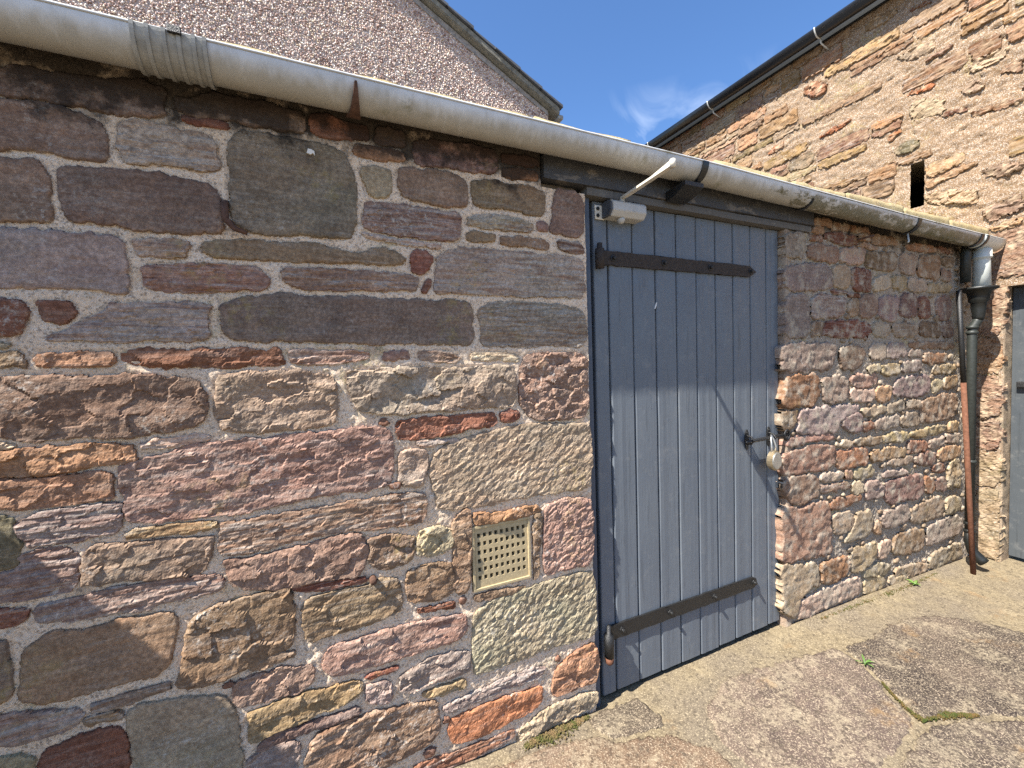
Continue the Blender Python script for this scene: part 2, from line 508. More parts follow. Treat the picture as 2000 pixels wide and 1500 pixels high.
def tube(bm, path, r, seg=12, cap=True):
    path = [Vector(p) for p in path]
    rs = r if isinstance(r, (list, tuple)) else [r] * len(path)
    rings = []
    for i, p in enumerate(path):
        t = (path[min(i + 1, len(path) - 1)] - path[max(i - 1, 0)]).normalized()
        a = t.orthogonal().normalized() if i == 0 else (prev - t * prev.dot(t)).normalized()
        prev = a; b = t.cross(a)
        rings.append([bm.verts.new(p + (a * math.cos(k * 2 * math.pi / seg) + b * math.sin(k * 2 * math.pi / seg)) * rs[i]) for k in range(seg)])
    for i in range(len(rings) - 1):
        for k in range(seg):
            bm.faces.new((rings[i][k], rings[i][(k + 1) % seg], rings[i + 1][(k + 1) % seg], rings[i + 1][k]))
    if cap: bm.faces.new(list(reversed(rings[0]))); bm.faces.new(rings[-1])


def lathe(bm, prof, cx, cy, seg=28):
    rings = [[bm.verts.new((cx + r * math.cos(k * 2 * math.pi / seg), cy + r * math.sin(k * 2 * math.pi / seg), z)) for k in range(seg)] for r, z in prof]
    for i in range(len(rings) - 1):
        for k in range(seg):
            bm.faces.new((rings[i][k], rings[i][(k + 1) % seg], rings[i + 1][(k + 1) % seg], rings[i + 1][k]))
    bm.faces.new(list(reversed(rings[0]))); bm.faces.new(rings[-1])


# ------------------------------------------------------------------ masonry: every stone a rounded, weathered block
PALETTE = {'p': (119, 103, 97), 'd': (109, 101, 94), 'm': (140, 131, 128), 'k': (138, 121, 113), 'r': (117, 83, 71),
           'o': (136, 108, 89), 'O': (160, 113, 85), 'g': (150, 144, 126), 'G': (104, 106, 87), 'w': (168, 160, 150),
           'y': (141, 127, 104), 'b': (125, 109, 94), 't': (162, 143, 120)}


def parse(txt):
    out = []
    for ln in txt.strip().splitlines():
        c, *p = ln.split()
        out.append((c[0], c[1], np.array([[float(v) for v in q.split(',')] for q in p]) / 1000.0))
    return out


def chaikin(p, it=2, w=0.22):
    for _ in range(it):
        q = np.roll(p, -1, axis=0)
        a = p * (1 - w) + q * w; b = p * w + q * (1 - w)
        p = np.stack([a, b], 1).reshape(-1, 2)
    return p


def sdf(px, py, poly):
    """signed distance to a polygon, positive inside"""
    d = np.full(px.shape, 1e9); inside = np.zeros(px.shape, bool)
    n = len(poly)
    for i in range(n):
        ax, ay = poly[i]; bx, by = poly[(i + 1) % n]
        ex, ey = bx - ax, by - ay
        L2 = ex * ex + ey * ey + 1e-12
        t = np.clip(((px - ax) * ex + (py - ay) * ey) / L2, 0, 1)
        d = np.minimum(d, (px - ax - t * ex) ** 2 + (py - ay - t * ey) ** 2)
        if ay != by:
            cond = ((ay > py) != (by > py)) & (px < ex * (py - ay) / (by - ay) + ax)
            inside ^= cond
    d = np.sqrt(d)
    return np.where(inside, d, -d)


def flake(a, n, w=0.35):
    """turn a smooth field into weathered terraces with abrupt broken steps"""
    t = a * n; f = np.floor(t); r = np.clip((t - f - (1 - w)) / w, 0, 1)
    return (f + r * r * (3 - 2 * r) + 0.25 * (t - f)) / (n * 1.25)


def facets(u, v, cu, cv, sd, tilt):
    """split rock: jittered cells, each a small tilted plane at its own depth (metres)"""
    x, y = u / cu, v / cv
    xi, yi = np.floor(x).astype(np.int64), np.floor(y).astype(np.int64)
    bd = np.full(x.shape, 1e9); off = np.zeros(x.shape); dx_ = np.zeros(x.shape); dy_ = np.zeros(x.shape); ga = np.zeros(x.shape); gb = np.zeros(x.shape)
    s = int(sd) * 7919 + 77
    for i in (-1, 0, 1):
        for j in (-1, 0, 1):
            a, b = xi + i, yi + j
            px = a + 0.5 + 0.45 * _hash(a, b, s); py = b + 0.5 + 0.45 * _hash(a, b, s + 1)
            dx, dy = x - px, y - py
            d = dx * dx + dy * dy
            m = d < bd
            bd = np.where(m, d, bd); dx_ = np.where(m, dx, dx_); dy_ = np.where(m, dy, dy_)
            off = np.where(m, _hash(a, b, s + 2), off); ga = np.where(m, _hash(a, b, s + 3), ga); gb = np.where(m, _hash(a, b, s + 4), gb)
    return off * tilt * 0.30 * min(cu, cv) + tilt * (ga * dx_ * cu * 0.7 + gb * dy_ * cv)


def relief(style, u, v, sd):
    g = 0.0010 * fbm(u * 120, v * 120, sd + 6, 2, 0.7)
    w = 0.010 * fbm(u * 30, v * 30, sd + 71, 3, 0.6)
    w2 = 0.010 * fbm(u * 30, v * 30, sd + 72, 3, 0.6)
    if style == 's':
        return 0.0026 * fbm(u * 9, v * 9, sd, 3) + 0.0034 * flake(fbm(u * 10, v * 22, sd + 3, 3), 4, 0.2) + 0.0020 * fbm(u * 40, v * 55, sd + 4, 3) + 0.35 * facets(u + w, v + w2, 0.05, 0.02, sd, 0.2) + g
    if style == 'l':
        k = fbm(u * 5, v * 5, sd + 9, 2)
        b = fbm_flat(u * 3.2, (v + k * 0.016) * 46, sd, 3, 0.6)
        return 0.0050 * flake(b, 4, 0.3) + 0.5 * facets(u + w, v + w2 * 0.5, 0.055, 0.013, sd, 0.32) + 0.0022 * fbm(u * 30, v * 70, sd + 5, 3, 0.6) + g
    if style == 'c':
        a = fbm(u * 9, v * 11, sd, 3, 0.45)
        return 0.0125 * a + 0.7 * facets(u + w * 1.4, v + w2 * 1.4, 0.080, 0.062, sd, 0.33) + 0.18 * facets(u + w, v + w2, 0.022, 0.018, sd + 5, 0.36) + 0.0022 * fbm(u * 60, v * 60, sd + 4, 3, 0.6) + g
    if style == 'B':
        a = fbm_flat(u * 9, v * 20, sd, 3, 0.5)
        return 0.0080 * a + 0.60 * facets(u + w, v + w2, 0.080, 0.032, sd, 0.36) + 0.20 * facets(u + w, v + w2, 0.020, 0.011, sd + 5, 0.42) + 0.0020 * fbm(u * 70, v * 90, sd + 4, 3, 0.65) + g
    if style == 't':
        ca, sa = math.cos(0.62), math.sin(0.62)
        x, y = u * ca + v * sa, -u * sa + v * ca
        a = fbm_flat(x * 26, y * 66, sd, 3, 0.55)
        return 0.0026 * a + 0.6 * facets(x + w * 0.6, y + w2 * 0.4, 0.036, 0.015, sd, 0.40) + 0.0040 * fbm(u * 13, v * 13, sd + 2, 3) + 0.0022 * fbm(u * 95, v * 95, sd + 4, 3, 0.7)
    a = fbm(u * 12, v * 16, sd, 3, 0.5)        # 'b'
    return 0.0080 * a + 0.58 * facets(u + w, v + w2, 0.060, 0.040, sd, 0.34) + 0.16 * facets(u + w, v + w2, 0.016, 0.012, sd + 5, 0.40) + 0.0018 * fbm(u * 75, v * 80, sd + 4, 3, 0.65) + g


PROUD = {'s': 0.0026, 'l': 0.0026, 'b': 0.0042, 'c': 0.006, 'B': 0.0048, 't': 0.0036}


def field_mesh(name, u, v, h, keep, place, flip):
    """height field on a grid -> mesh; place(u, v, h) -> xyz"""
    ny, nx = u.shape
    q = keep[:-1, :-1] & keep[1:, :-1] & keep[:-1, 1:] & keep[1:, 1:]
    idx = np.arange(ny * nx).reshape(ny, nx)
    quads = np.stack([idx[:-1, :-1][q], idx[:-1, 1:][q], idx[1:, 1:][q], idx[1:, :-1][q]], 1)
    if flip: quads = quads[:, ::-1]
    used = np.unique(quads)
    remap = np.full(ny * nx, -1); remap[used] = np.arange(len(used))
    x, y, z = place(u.ravel()[used], v.ravel()[used], h.ravel()[used])
    co = np.stack([x, y, z], 1).astype(np.float32)
    return mesh_from(name, co, remap[quads])


def mesh_from(name, co, faces):
    me = bpy.data.meshes.new(name)
    n, k = faces.shape
    me.vertices.add(len(co)); me.vertices.foreach_set('co', np.asarray(co, np.float32).ravel())
    me.loops.add(n * k); me.loops.foreach_set('vertex_index', faces.astype(np.int32).ravel())
    me.polygons.add(n); me.polygons.foreach_set('loop_start', np.arange(0, n * k, k, dtype=np.int32))
    me.polygons.foreach_set('loop_total', np.full(n, k, np.int32))
    me.polygons.foreach_set('use_smooth', np.ones(n, bool))
    me.update(); me.validate()
    return me


def stone_field(poly, style, res, sd, amp=1.0, proud=1.0, warp=1.0, edge=0.005, grow=0.0012):
    p = chaikin(poly, 2, 0.17)
    lo, hi = p.min(0) - 0.014, p.max(0) + 0.014
    us = np.arange(lo[0], hi[0] + res, res); vs = np.arange(lo[1], hi[1] + res, res)
    u, v = np.meshgrid(us, vs)
    wu = u + warp * (0.0045 * noise2(u * 24, v * 24, 501) + 0.0032 * noise2(u * 62, v * 62, 503) + 0.0016 * noise2(u * 150, v * 150, 504))
    wv = v + warp * (0.0045 * noise2(u * 24, v * 24, 507) + 0.0032 * noise2(u * 62, v * 62, 509) + 0.0016 * noise2(u * 150, v * 150, 510))
    s = sdf(wu, wv, p) + grow
    gy_, gx_ = np.gradient(s, res)
    gn_ = np.maximum(np.hypot(gx_, gy_), 0.3)
    out_ = np.clip(-s, 0, 1)
    u0_, v0_ = u, v
    r = np.random.default_rng(sd)
    size = hi - lo
    c = (lo + hi) / 2
    tilt = (u - c[0]) / max(size[0], 0.1) * r.uniform(-1, 1) * 0.0045 + (v - c[1]) / max(size[1], 0.1) * r.uniform(-1, 1) * 0.0035
    t = np.clip(s / edge, 0, 1)
    drop = np.where(s < edge, edge * (1 - np.sqrt(np.clip(1 - (1 - t) ** 2, 0, 1))), 0) + (s < -0.0004) * 0.045
    # broken arrises: a second, wider rounding that comes and goes along the edge
    worn = np.clip(1 - s / 0.022, 0, 1) ** 2 * np.clip(fbm(u * 16, v * 16, sd + 40, 2) + 0.25, 0, 1) * 0.004
    fade = np.clip(s / 0.008, 0.25, 1)
    base = PROUD[style] * proud * r.uniform(0.6, 1.4)
    h = base + tilt + amp * relief(style, u + sd * 0.37, v + sd * 0.11, sd) * fade - drop - worn
    return u + gx_ / gn_ * out_ * 0.93, v + gy_ / gn_ * out_ * 0.93, h, s > -max(0.007, res * 1.25)


def add_stones(parent, stones, place, flip, res, mat, seed, amp=1.0, proud=1.0, warp=1.0, jit=0.10, edge=0.005, grow=0.0012, flat=True, tone=(1.20, 1.07, 0.95)):
    for i, (c, style, poly) in enumerate(stones):
        sd = seed + i
        gr = grow(poly) if callable(grow) else grow
        u, v, h, keep = stone_field(poly, style, res, sd, amp * random.Random(sd * 7).uniform(0.6, 1.15), proud, warp, edge, gr)
        if keep.sum() < 9: continue
        me = field_mesh('stone', u, v, h, keep, place, flip)
        if flat and style != 's': me.polygons.foreach_set('use_smooth', np.zeros(len(me.polygons), bool))
        o = link('stone', me, mat, parent)
        r = random.Random(sd)
        base = [v * k for v, k in zip(lin(*[q * 0.92 + a * 0.08 for q, a in zip(PALETTE[c], (132, 117, 108))]), tone)]
        f = 1 + r.uniform(-jit, jit) * 1.6
        o.color = tuple(max(0.01, b * f * (1 + r.uniform(-jit, jit) * 0.5)) for b in base) + ({'l': 1.0, 'B': 0.55}.get(style, 0.28),)


def joined_stones(name, parent, stones, place, flip, res, mat, seed, amp, proud, color, edge=0.005):
    cos, fs, off = [], [], 0
    for i, (c, style, poly) in enumerate(stones):
        u, v, h, keep = stone_field(poly, style, res, seed + i, amp, proud, 1.0, edge)
        me = field_mesh('tmp', u, v, h, keep, place, flip)
        n = len(me.vertices)
        if n:
            a = np.empty(n * 3, np.float32); me.vertices.foreach_get('co', a); cos.append(a.reshape(-1, 3))
            f = np.empty(len(me.loops), np.int32); me.loops.foreach_get('vertex_index', f); fs.append(f.reshape(-1, 4) + off)
            off += n
        bpy.data.meshes.remove(me)
    o = link(name, mesh_from(name, np.concatenate(cos), np.concatenate(fs)), mat, parent)
    o.color = (*color, 0.2)
    o['kind'] = 'stuff'
    return o


def cover(stones, us, vs):
    """largest signed distance to any stone on a grid"""
    u, v = np.meshgrid(us, vs)
    best = np.full(u.shape, -1.0)
    for c, st, poly in stones:
        lo, hi = poly.min(0) - 0.06, poly.max(0) + 0.06
        i0, i1 = np.searchsorted(us, [lo[0], hi[0]]); j0, j1 = np.searchsorted(vs, [lo[1], hi[1]])
        if i1 <= i0 or j1 <= j0: continue
        sub = (slice(j0, j1), slice(i0, i1))
        best[sub] = np.maximum(best[sub], sdf(u[sub], v[sub], chaikin(poly, 1)))
    return u, v, best


def mortar_sheet(parent, name, stones, u0, u1, v0, v1, res, place, flip, mat, holes, seed, amp=1.0, sink=0.0, ragged=False):
    us = np.arange(u0, u1 + res * 0.5, res); vs = np.arange(v0, v1 + res * 0.5, res)
    u, v, best = cover(stones, us, vs)
    h = amp * (0.0018 * fbm(u * 16, v * 16, seed, 3) + (0.0030 + 0.0022 * np.clip((1.35 - v) / 0.3, 0, 1)) * fbm(u * 80, v * 80, seed + 5, 3, 0.8)) - sink - 0.001 - 0.0045 * np.clip((1.35 - v) / 0.3, 0, 1) - 0.003 * np.clip((v - 1.42) / 0.05, 0, 1)
    if ragged:
        k = fbm(u * 4, v * 7, seed + 8, 2)
        a = fbm_flat(u * 6.5, v * 19 + k, seed, 4, 0.55)
        h = 0.006 * a + 0.7 * facets(u + 0.01 * k, v + 0.01 * k, 0.06, 0.03, seed, 0.45) + 0.0025 * fbm(u * 40, v * 60, seed + 2, 3, 0.7) - 0.006
    h -= np.clip(0.006 + best, 0, 0.006) * 0.6           # drawn back a little where it meets the stones
    keep = best < 0.016
    for a, b, c, d in holes: keep &= ~((u > a) & (u < b) & (v > c) & (v < d))
    o = link(name, field_mesh(name, u, v, h, keep, place, flip), mat, parent)
    return o, best, us, vs


def pinnings(best, us, vs, gap, holes, rng, n, codes, size=(0.012, 0.026)):
    """small pinning stones wedged into the wider joints"""
    out, pts = [], []
    cand = np.argwhere(best < -gap)
    rng.shuffle(cand)
    for j, i in cand:
        x, y = us[i], vs[j]
        if any(a - 0.02 < x < b + 0.02 and c - 0.02 < y < d + 0.02 for a, b, c, d in holes): continue
        r = min(-best[j, i] - 0.004, rng.uniform(*size))
        if any((x - px) ** 2 + (y - py) ** 2 < (r + pr + 0.012) ** 2 for px, py, pr in pts): continue
        pts.append((x, y, r))
        k = 7; ph = rng.uniform(0, 6)
        out.append((codes[rng.integers(len(codes))], 'b', np.array([[x + r * rng.uniform(1.0, 1.35) * math.cos(ph + t * 2 * math.pi / k), y + r * rng.uniform(0.7, 1.0) * math.sin(ph + t * 2 * math.pi / k)] for t in range(k)])))
        if len(out) >= n: break
    return out


def courses(u0, u1, v0, v1, rng, hh, ww, codes, styles, avoid, holes, gap=0.012, slope=0.0):
    """irregular coursed rubble filling a rectangle, clear of the stones in avoid"""
    out = []
    v = v0
    while v < v1 - 0.03:
        h = min(rng.uniform(*hh), v1 - v)
        u = u0 - rng.uniform(0, 0.1)
        while u < u1:
            w = rng.uniform(*ww) * (1.4 if h < sum(hh) / 2 else 0.9)
            parts = [(v, h)] if rng.random() < 0.75 or h < 0.09 else [(v, h * 0.45), (v + h * 0.47, h * 0.53)]
            for vv, hh2 in parts:
                a, b = max(u, u0) + gap / 2, min(u + w, u1) - gap / 2
                c, d = vv + gap / 2, vv + hh2 - gap / 2
                if b - a < 0.03 or d - c < 0.018: continue
                if any(a < hb and b > ha and c < hd and d > hc for ha, hb, hc, hd in holes): continue
                su, sv = np.meshgrid(np.linspace(a, b, 6), np.linspace(c, d, 4))
                if any((p[:, 0].min() < b and p[:, 0].max() > a and p[:, 1].min() < d and p[:, 1].max() > c and sdf(su, sv, p).max() > -0.01) for _, _, p in avoid): continue
                jx, jy = min(0.022, (b - a) * 0.14), min(0.016, (d - c) * 0.2)
                pts = []
                for fx, fy in ((0, 0), (0.33, 0), (0.66, 0), (1, 0), (1, 0.5), (1, 1), (0.66, 1), (0.33, 1), (0, 1), (0, 0.5)):
                    x = a + fx * (b - a); y = c + fy * (d - c)
                    x += (1 - 2 * fx) * rng.uniform(0, jx) if fx in (0, 1) else rng.uniform(-jx, jx)
                    y += (1 - 2 * fy) * rng.uniform(0, jy) if fy in (0, 1) else rng.uniform(-jy, jy) * 0.5
                    pts.append((x, y + (x - u0) * slope))
                out.append((codes[rng.integers(len(codes))], styles[rng.integers(len(styles))], np.array(pts)))
            u += w
        v += h
    return out

LEFT_STONES = """
ps -622,2019 -577,2050 -514,2046 -447,2054 -400,2057 -351,2073 -332,2062 -306,2064 -306,2037 -314,2013 -305,1997 -319,1986 -405,1972 -474,1979 -539,1978 -623,1971
ps -292,2040 -249,2056 -194,2076 -107,2076 -34,2075 13,2068 11,2012 -62,2004 -111,2005 -184,2006 -278,2003 -295,2018
rs -279,1999 -252,2007 -180,2004 -170,1990 -174,1981 -274,1985
rs 19,2074 70,2078 117,2066 177,2071 183,2031 172,2021 36,2007 21,2028
ps 199,2076 282,2077 294,2057 293,2021 194,2018
os 132,2011 261,2015 286,2009 283,1977 134,1967
ps 313,2056 383,2066 512,2074 604,2069 595,1987 442,1983 318,1978 308,2008
rs 609,2068 681,2074 755,2069 756,2038 612,2031
os 615,2025 750,2029 749,1990 614,1982
ps -626,1967 -539,1975 -485,1977 -466,1963 -432,1956 -424,1936 -422,1879 -428,1859 -480,1857 -546,1858 -633,1851
ml -394,1963 -361,1976 -294,1968 -227,1969 -200,1948 -203,1924 -194,1903 -206,1870 -285,1867 -392,1862 -409,1891 -407,1924
ds -146,1994 -111,1990 -19,1995 80,1994 109,1980 139,1926 137,1800 131,1729 1,1724 -124,1721 -165,1730 -181,1756 -186,1828 -178,1939
gs 150,1943 206,1957 236,1946 242,1920 232,1860 172,1858 157,1892
ks 262,1961 379,1978 481,1965 492,1912 481,1861 375,1860 271,1867 255,1907
bs 499,1962 572,1970 688,1970 769,1961 782,1940 777,1885 745,1868 645,1874 514,1870 501,1910
ps 822,1981 943,1980 943,1807 795,1814 796,1842 813,1917
ps -632,1834 -547,1844 -535,1819 -532,1784 -527,1756 -532,1703 -576,1698 -639,1697
ps -518,1827 -503,1845 -338,1854 -287,1846 -217,1837 -205,1812 -196,1760 -197,1714 -294,1701 -395,1704 -443,1705 -507,1706 -513,1752 -522,1786
ms -664,1683 -556,1688 -420,1685 -406,1674 -404,1647 -398,1617 -398,1551 -416,1545 -497,1550 -531,1554 -669,1549
kl -386,1685 -346,1689 -273,1692 -273,1674 -283,1662 -284,1640 -374,1640 -386,1657
bs -253,1669 -241,1692 -125,1710 -49,1709 16,1711 101,1692 136,1691 211,1712 248,1700 276,1682 266,1664 135,1656 -2,1653 -128,1648 -248,1650
kl 165,1845 255,1849 437,1849 462,1830 460,1759 430,1751 329,1748 212,1752 150,1768 156,1810
wl 146,1758 212,1746 387,1741 390,1723 288,1722 167,1731
wl 477,1832 522,1852 644,1855 724,1843 733,1813 643,1804 529,1799 479,1807
ps 738,1853 776,1861 792,1841 789,1819 743,1813
bs 478,1787 581,1791 583,1759 477,1754
bs 598,1786 682,1794 774,1794 792,1769 783,1755 641,1753 602,1759
pl 827,1794 938,1799 941,1748 830,1754
ml 369,1699 420,1727 500,1739 640,1738 793,1741 939,1736 939,1587 814,1583 635,1579 449,1580 356,1581 363,1650
rs 307,1717 348,1713 364,1698 345,1648 317,1631 290,1645 287,1684
rs 336,1625 357,1623 339,1580 318,1580
kl -372,1619 -298,1630 -129,1634 -111,1629 -88,1600 -101,1578 -132,1563 -214,1559 -312,1552 -373,1565
kl -68,1629 -48,1639 64,1638 277,1644 316,1619 302,1582 262,1579 -39,1574 -61,1587
rs -653,1529 -592,1528 -584,1502 -589,1450 -606,1444 -659,1442
rs -576,1523 -554,1527 -503,1527 -504,1492 -511,1472 -557,1473 -570,1500
ml -446,1524 -355,1531 -248,1535 -232,1525 -245,1502 -240,1442 -248,1430 -410,1426 -560,1432 -554,1448 -509,1462 -492,1484 -454,1499
ds -215,1530 -204,1535 -133,1552 -71,1563 60,1562 243,1559 449,1567 484,1553 495,1519 485,1480 492,1434 482,1411 276,1414 89,1420 -62,1424 -151,1427 -197,1429 -217,1458 -219,1505
ml 505,1532 561,1561 634,1565 788,1565 942,1542 941,1397 783,1414 703,1405 552,1407 515,1417 508,1472
bb -647,1406 -597,1413 -589,1389 -595,1371 -651,1369
gb -664,1438 -608,1429 -616,1415 -666,1409
ob -581,1395 -565,1409 -505,1406 -440,1405 -433,1388 -440,1370 -552,1369 -577,1377
rb -430,1411 -309,1413 -139,1410 -84,1410 -73,1385 -74,1360 -142,1363 -201,1356 -364,1359 -427,1376
kl -65,1407 53,1402 153,1403 153,1376 86,1363 51,1355 -65,1359
ps 190,1399 278,1401 279,1366 189,1368
kl 301,1399 399,1400 445,1370 424,1356 301,1364
wl 469,1384 533,1393 628,1388 661,1370 657,1352 532,1358 472,1363
pc -660,1353 -553,1352 -414,1350 -275,1332 -266,1298 -257,1264 -268,1218 -293,1203 -422,1193 -494,1202 -561,1205 -596,1197 -629,1213 -670,1229
kb -236,1333 -213,1346 -118,1351 -17,1342 53,1326 56,1274 53,1183 -24,1178 -114,1181 -175,1178 -232,1194 -246,1230
mc 88,1345 195,1347 397,1343 550,1344 633,1342 639,1286 639,1223 622,1194 526,1199 349,1199 204,1199 116,1217 96,1256 88,1302
kb 660,1330 680,1380 729,1388 943,1384 946,1263 943,1142 829,1139 721,1141 681,1166 650,1204 652,1276
wl -393,1177 -360,1184 -266,1184 -250,1178 -267,1167 -335,1164 -394,1167
ob -666,1177 -626,1184 -562,1186 -447,1181 -412,1173 -407,1143 -425,1136 -498,1130 -565,1126 -670,1131
gb -667,1211 -621,1197 -637,1185 -670,1184
ob -682,1121 -566,1117 -464,1113 -455,1089 -462,1052 -502,1050 -592,1049 -682,1058
kB -438,1131 -406,1136 -349,1140 -322,1158 -239,1162 -151,1163 -77,1166 42,1160 143,1169 200,1155 209,1098 205,987 142,980 35,984 -33,980 -161,962 -277,971 -384,977 -434,982 -438,1023 -441,1081
rb 224,1181 348,1180 548,1183 566,1153 552,1137 433,1130 304,1121 232,1120 222,1137
rb 578,1177 622,1187 647,1179 646,1154 620,1140 581,1147
wl 280,1112 423,1106 428,1095 303,1093
mb 231,1088 303,1085 319,1062 311,1004 293,966 226,976
gt 329,1035 352,1071 449,1103 620,1127 721,1128 931,1119 949,1092 948,918 935,865 766,871 611,877 477,867 349,885 337,939 328,1002
ml -630,1014 -604,1033 -548,1036 -448,1038 -445,1011 -452,965 -507,959 -564,959 -618,960 -627,989
Gs -695,1051 -633,1026 -632,955 -637,917 -699,923
ml -629,948 -558,945 -532,919 -531,883 -543,845 -608,840 -699,846 -699,909 -633,904
yl -440,953 -384,964 -250,950 -253,936 -360,937 -436,945
kb -519,918 -499,936 -436,930 -334,920 -266,915 -266,870 -278,841 -307,819 -391,828 -441,843 -509,843 -523,853 -522,894
kl -242,945 -162,938 -35,944 50,950 122,953 297,945 308,922 302,851 213,851 65,868 -39,869 -166,851 -249,858 -246,921
kb -238,840 -167,834 -40,845 36,856 123,846 116,756 94,725 -18,736 -78,731 -171,749 -224,776 -234,810
bb 131,826 174,833 263,811 268,772 248,729 169,726 132,744 126,774
gb 282,815 334,827 385,812 393,780 388,746 331,736 273,742 271,771
bb 241,686 250,701 296,707 378,699 390,659 388,591 325,590 246,600 236,630
bb 393,828 432,864 460,852 451,698 437,587 407,580 379,645 397,736
ob 469,849 532,834 687,833 712,833 728,811 679,805 475,806
bb 694,795 728,804 720,695 703,566 690,569
bb 462,568 677,550 570,533 469,545
kt 740,783 747,819 798,839 941,830 948,749 946,589 927,571 812,573 737,568 731,636
gt 458,498 506,526 599,536 756,542 891,543 950,539 958,403 960,284 849,287 715,291 591,284 475,290 451,301 449,415
ml -600,818 -528,821 -467,821 -392,818 -285,813 -246,799 -253,772 -353,760 -446,758 -541,766 -611,778 -613,803
rl -697,825 -622,814 -632,783 -700,782
bs -639,710 -624,724 -585,750 -519,733 -471,742 -396,739 -355,728 -358,661 -369,599 -404,583 -480,584 -551,577 -596,580 -638,601 -650,613 -642,657
ps -689,756 -661,745 -665,719 -661,681 -662,624 -701,602
bc -334,667 -316,707 -273,727 -172,730 -110,736 -83,721 -86,615 -98,558 -182,539 -257,524 -327,523 -354,534 -349,576 -335,613
bb -181,546 -93,546 -91,530 -136,524 -195,521
bB -58,680 -13,691 64,690 122,685 160,696 216,679 220,592 147,567 16,563 -43,562 -62,581
rl -78,728 112,717 123,703 -12,703 -72,715
rl 269,572 388,561 388,547 269,561
kB -9,500 3,525 161,529 281,527 424,511 429,444 362,427 196,437 82,434 17,440 -14,466
kb -235,499 -183,507 -56,493 -39,476 -48,436 -92,425 -187,427 -227,431 -234,466
mB 199,363 237,375 299,397 432,384 436,353 434,307 315,318 251,310 206,322
rl 106,408 195,408 199,396 110,396
mb 104,377 170,365 176,325 167,298 107,321 102,360
yb -210,403 -186,404 -90,415 9,403 85,404 86,365 39,346 -63,337 -116,329 -192,321 -202,340
yb 263,290 314,292 423,289 415,262 312,262
pb -190,307 -114,318 5,318 77,319 80,300 4,296 -98,290 -191,288
bB -73,145 -73,207 -54,271 3,287 113,284 229,265 309,253 319,217 316,131 223,108 143,100 66,66
Ob 359,167 400,169 537,172 587,172 707,158 710,118 683,87 584,78 467,68 370,83 354,123
ml 335,212 424,228 589,237 731,232 708,191 588,202 471,194 348,196
ob 754,136 765,193 806,223 873,249 942,256 962,202 955,99 883,100 773,101 753,116
gb 612,21 717,67 797,69 946,59 950,4 852,0 717,-8 601,-13
ol 221,56 304,54 466,40 595,43 588,15 483,3 355,4 302,1
gs -462,507 -432,512 -356,500 -259,475 -243,440 -234,386 -228,304 -236,220 -455,320 -456,427
kl -532,549 -457,551 -371,548 -372,534 -458,527 -529,528
yl -538,523 -472,514 -469,499 -486,492 -539,505
ml -700,585 -619,566 -550,540 -550,511 -600,502 -708,522
rs -624,467 -543,484 -476,474 -466,438 -467,385 -472,327 -630,399
gs -732,494 -637,471 -639,404 -733,435
mb -216,278 -191,283 -118,282 -88,275 -98,203 -113,164 -219,212
"""
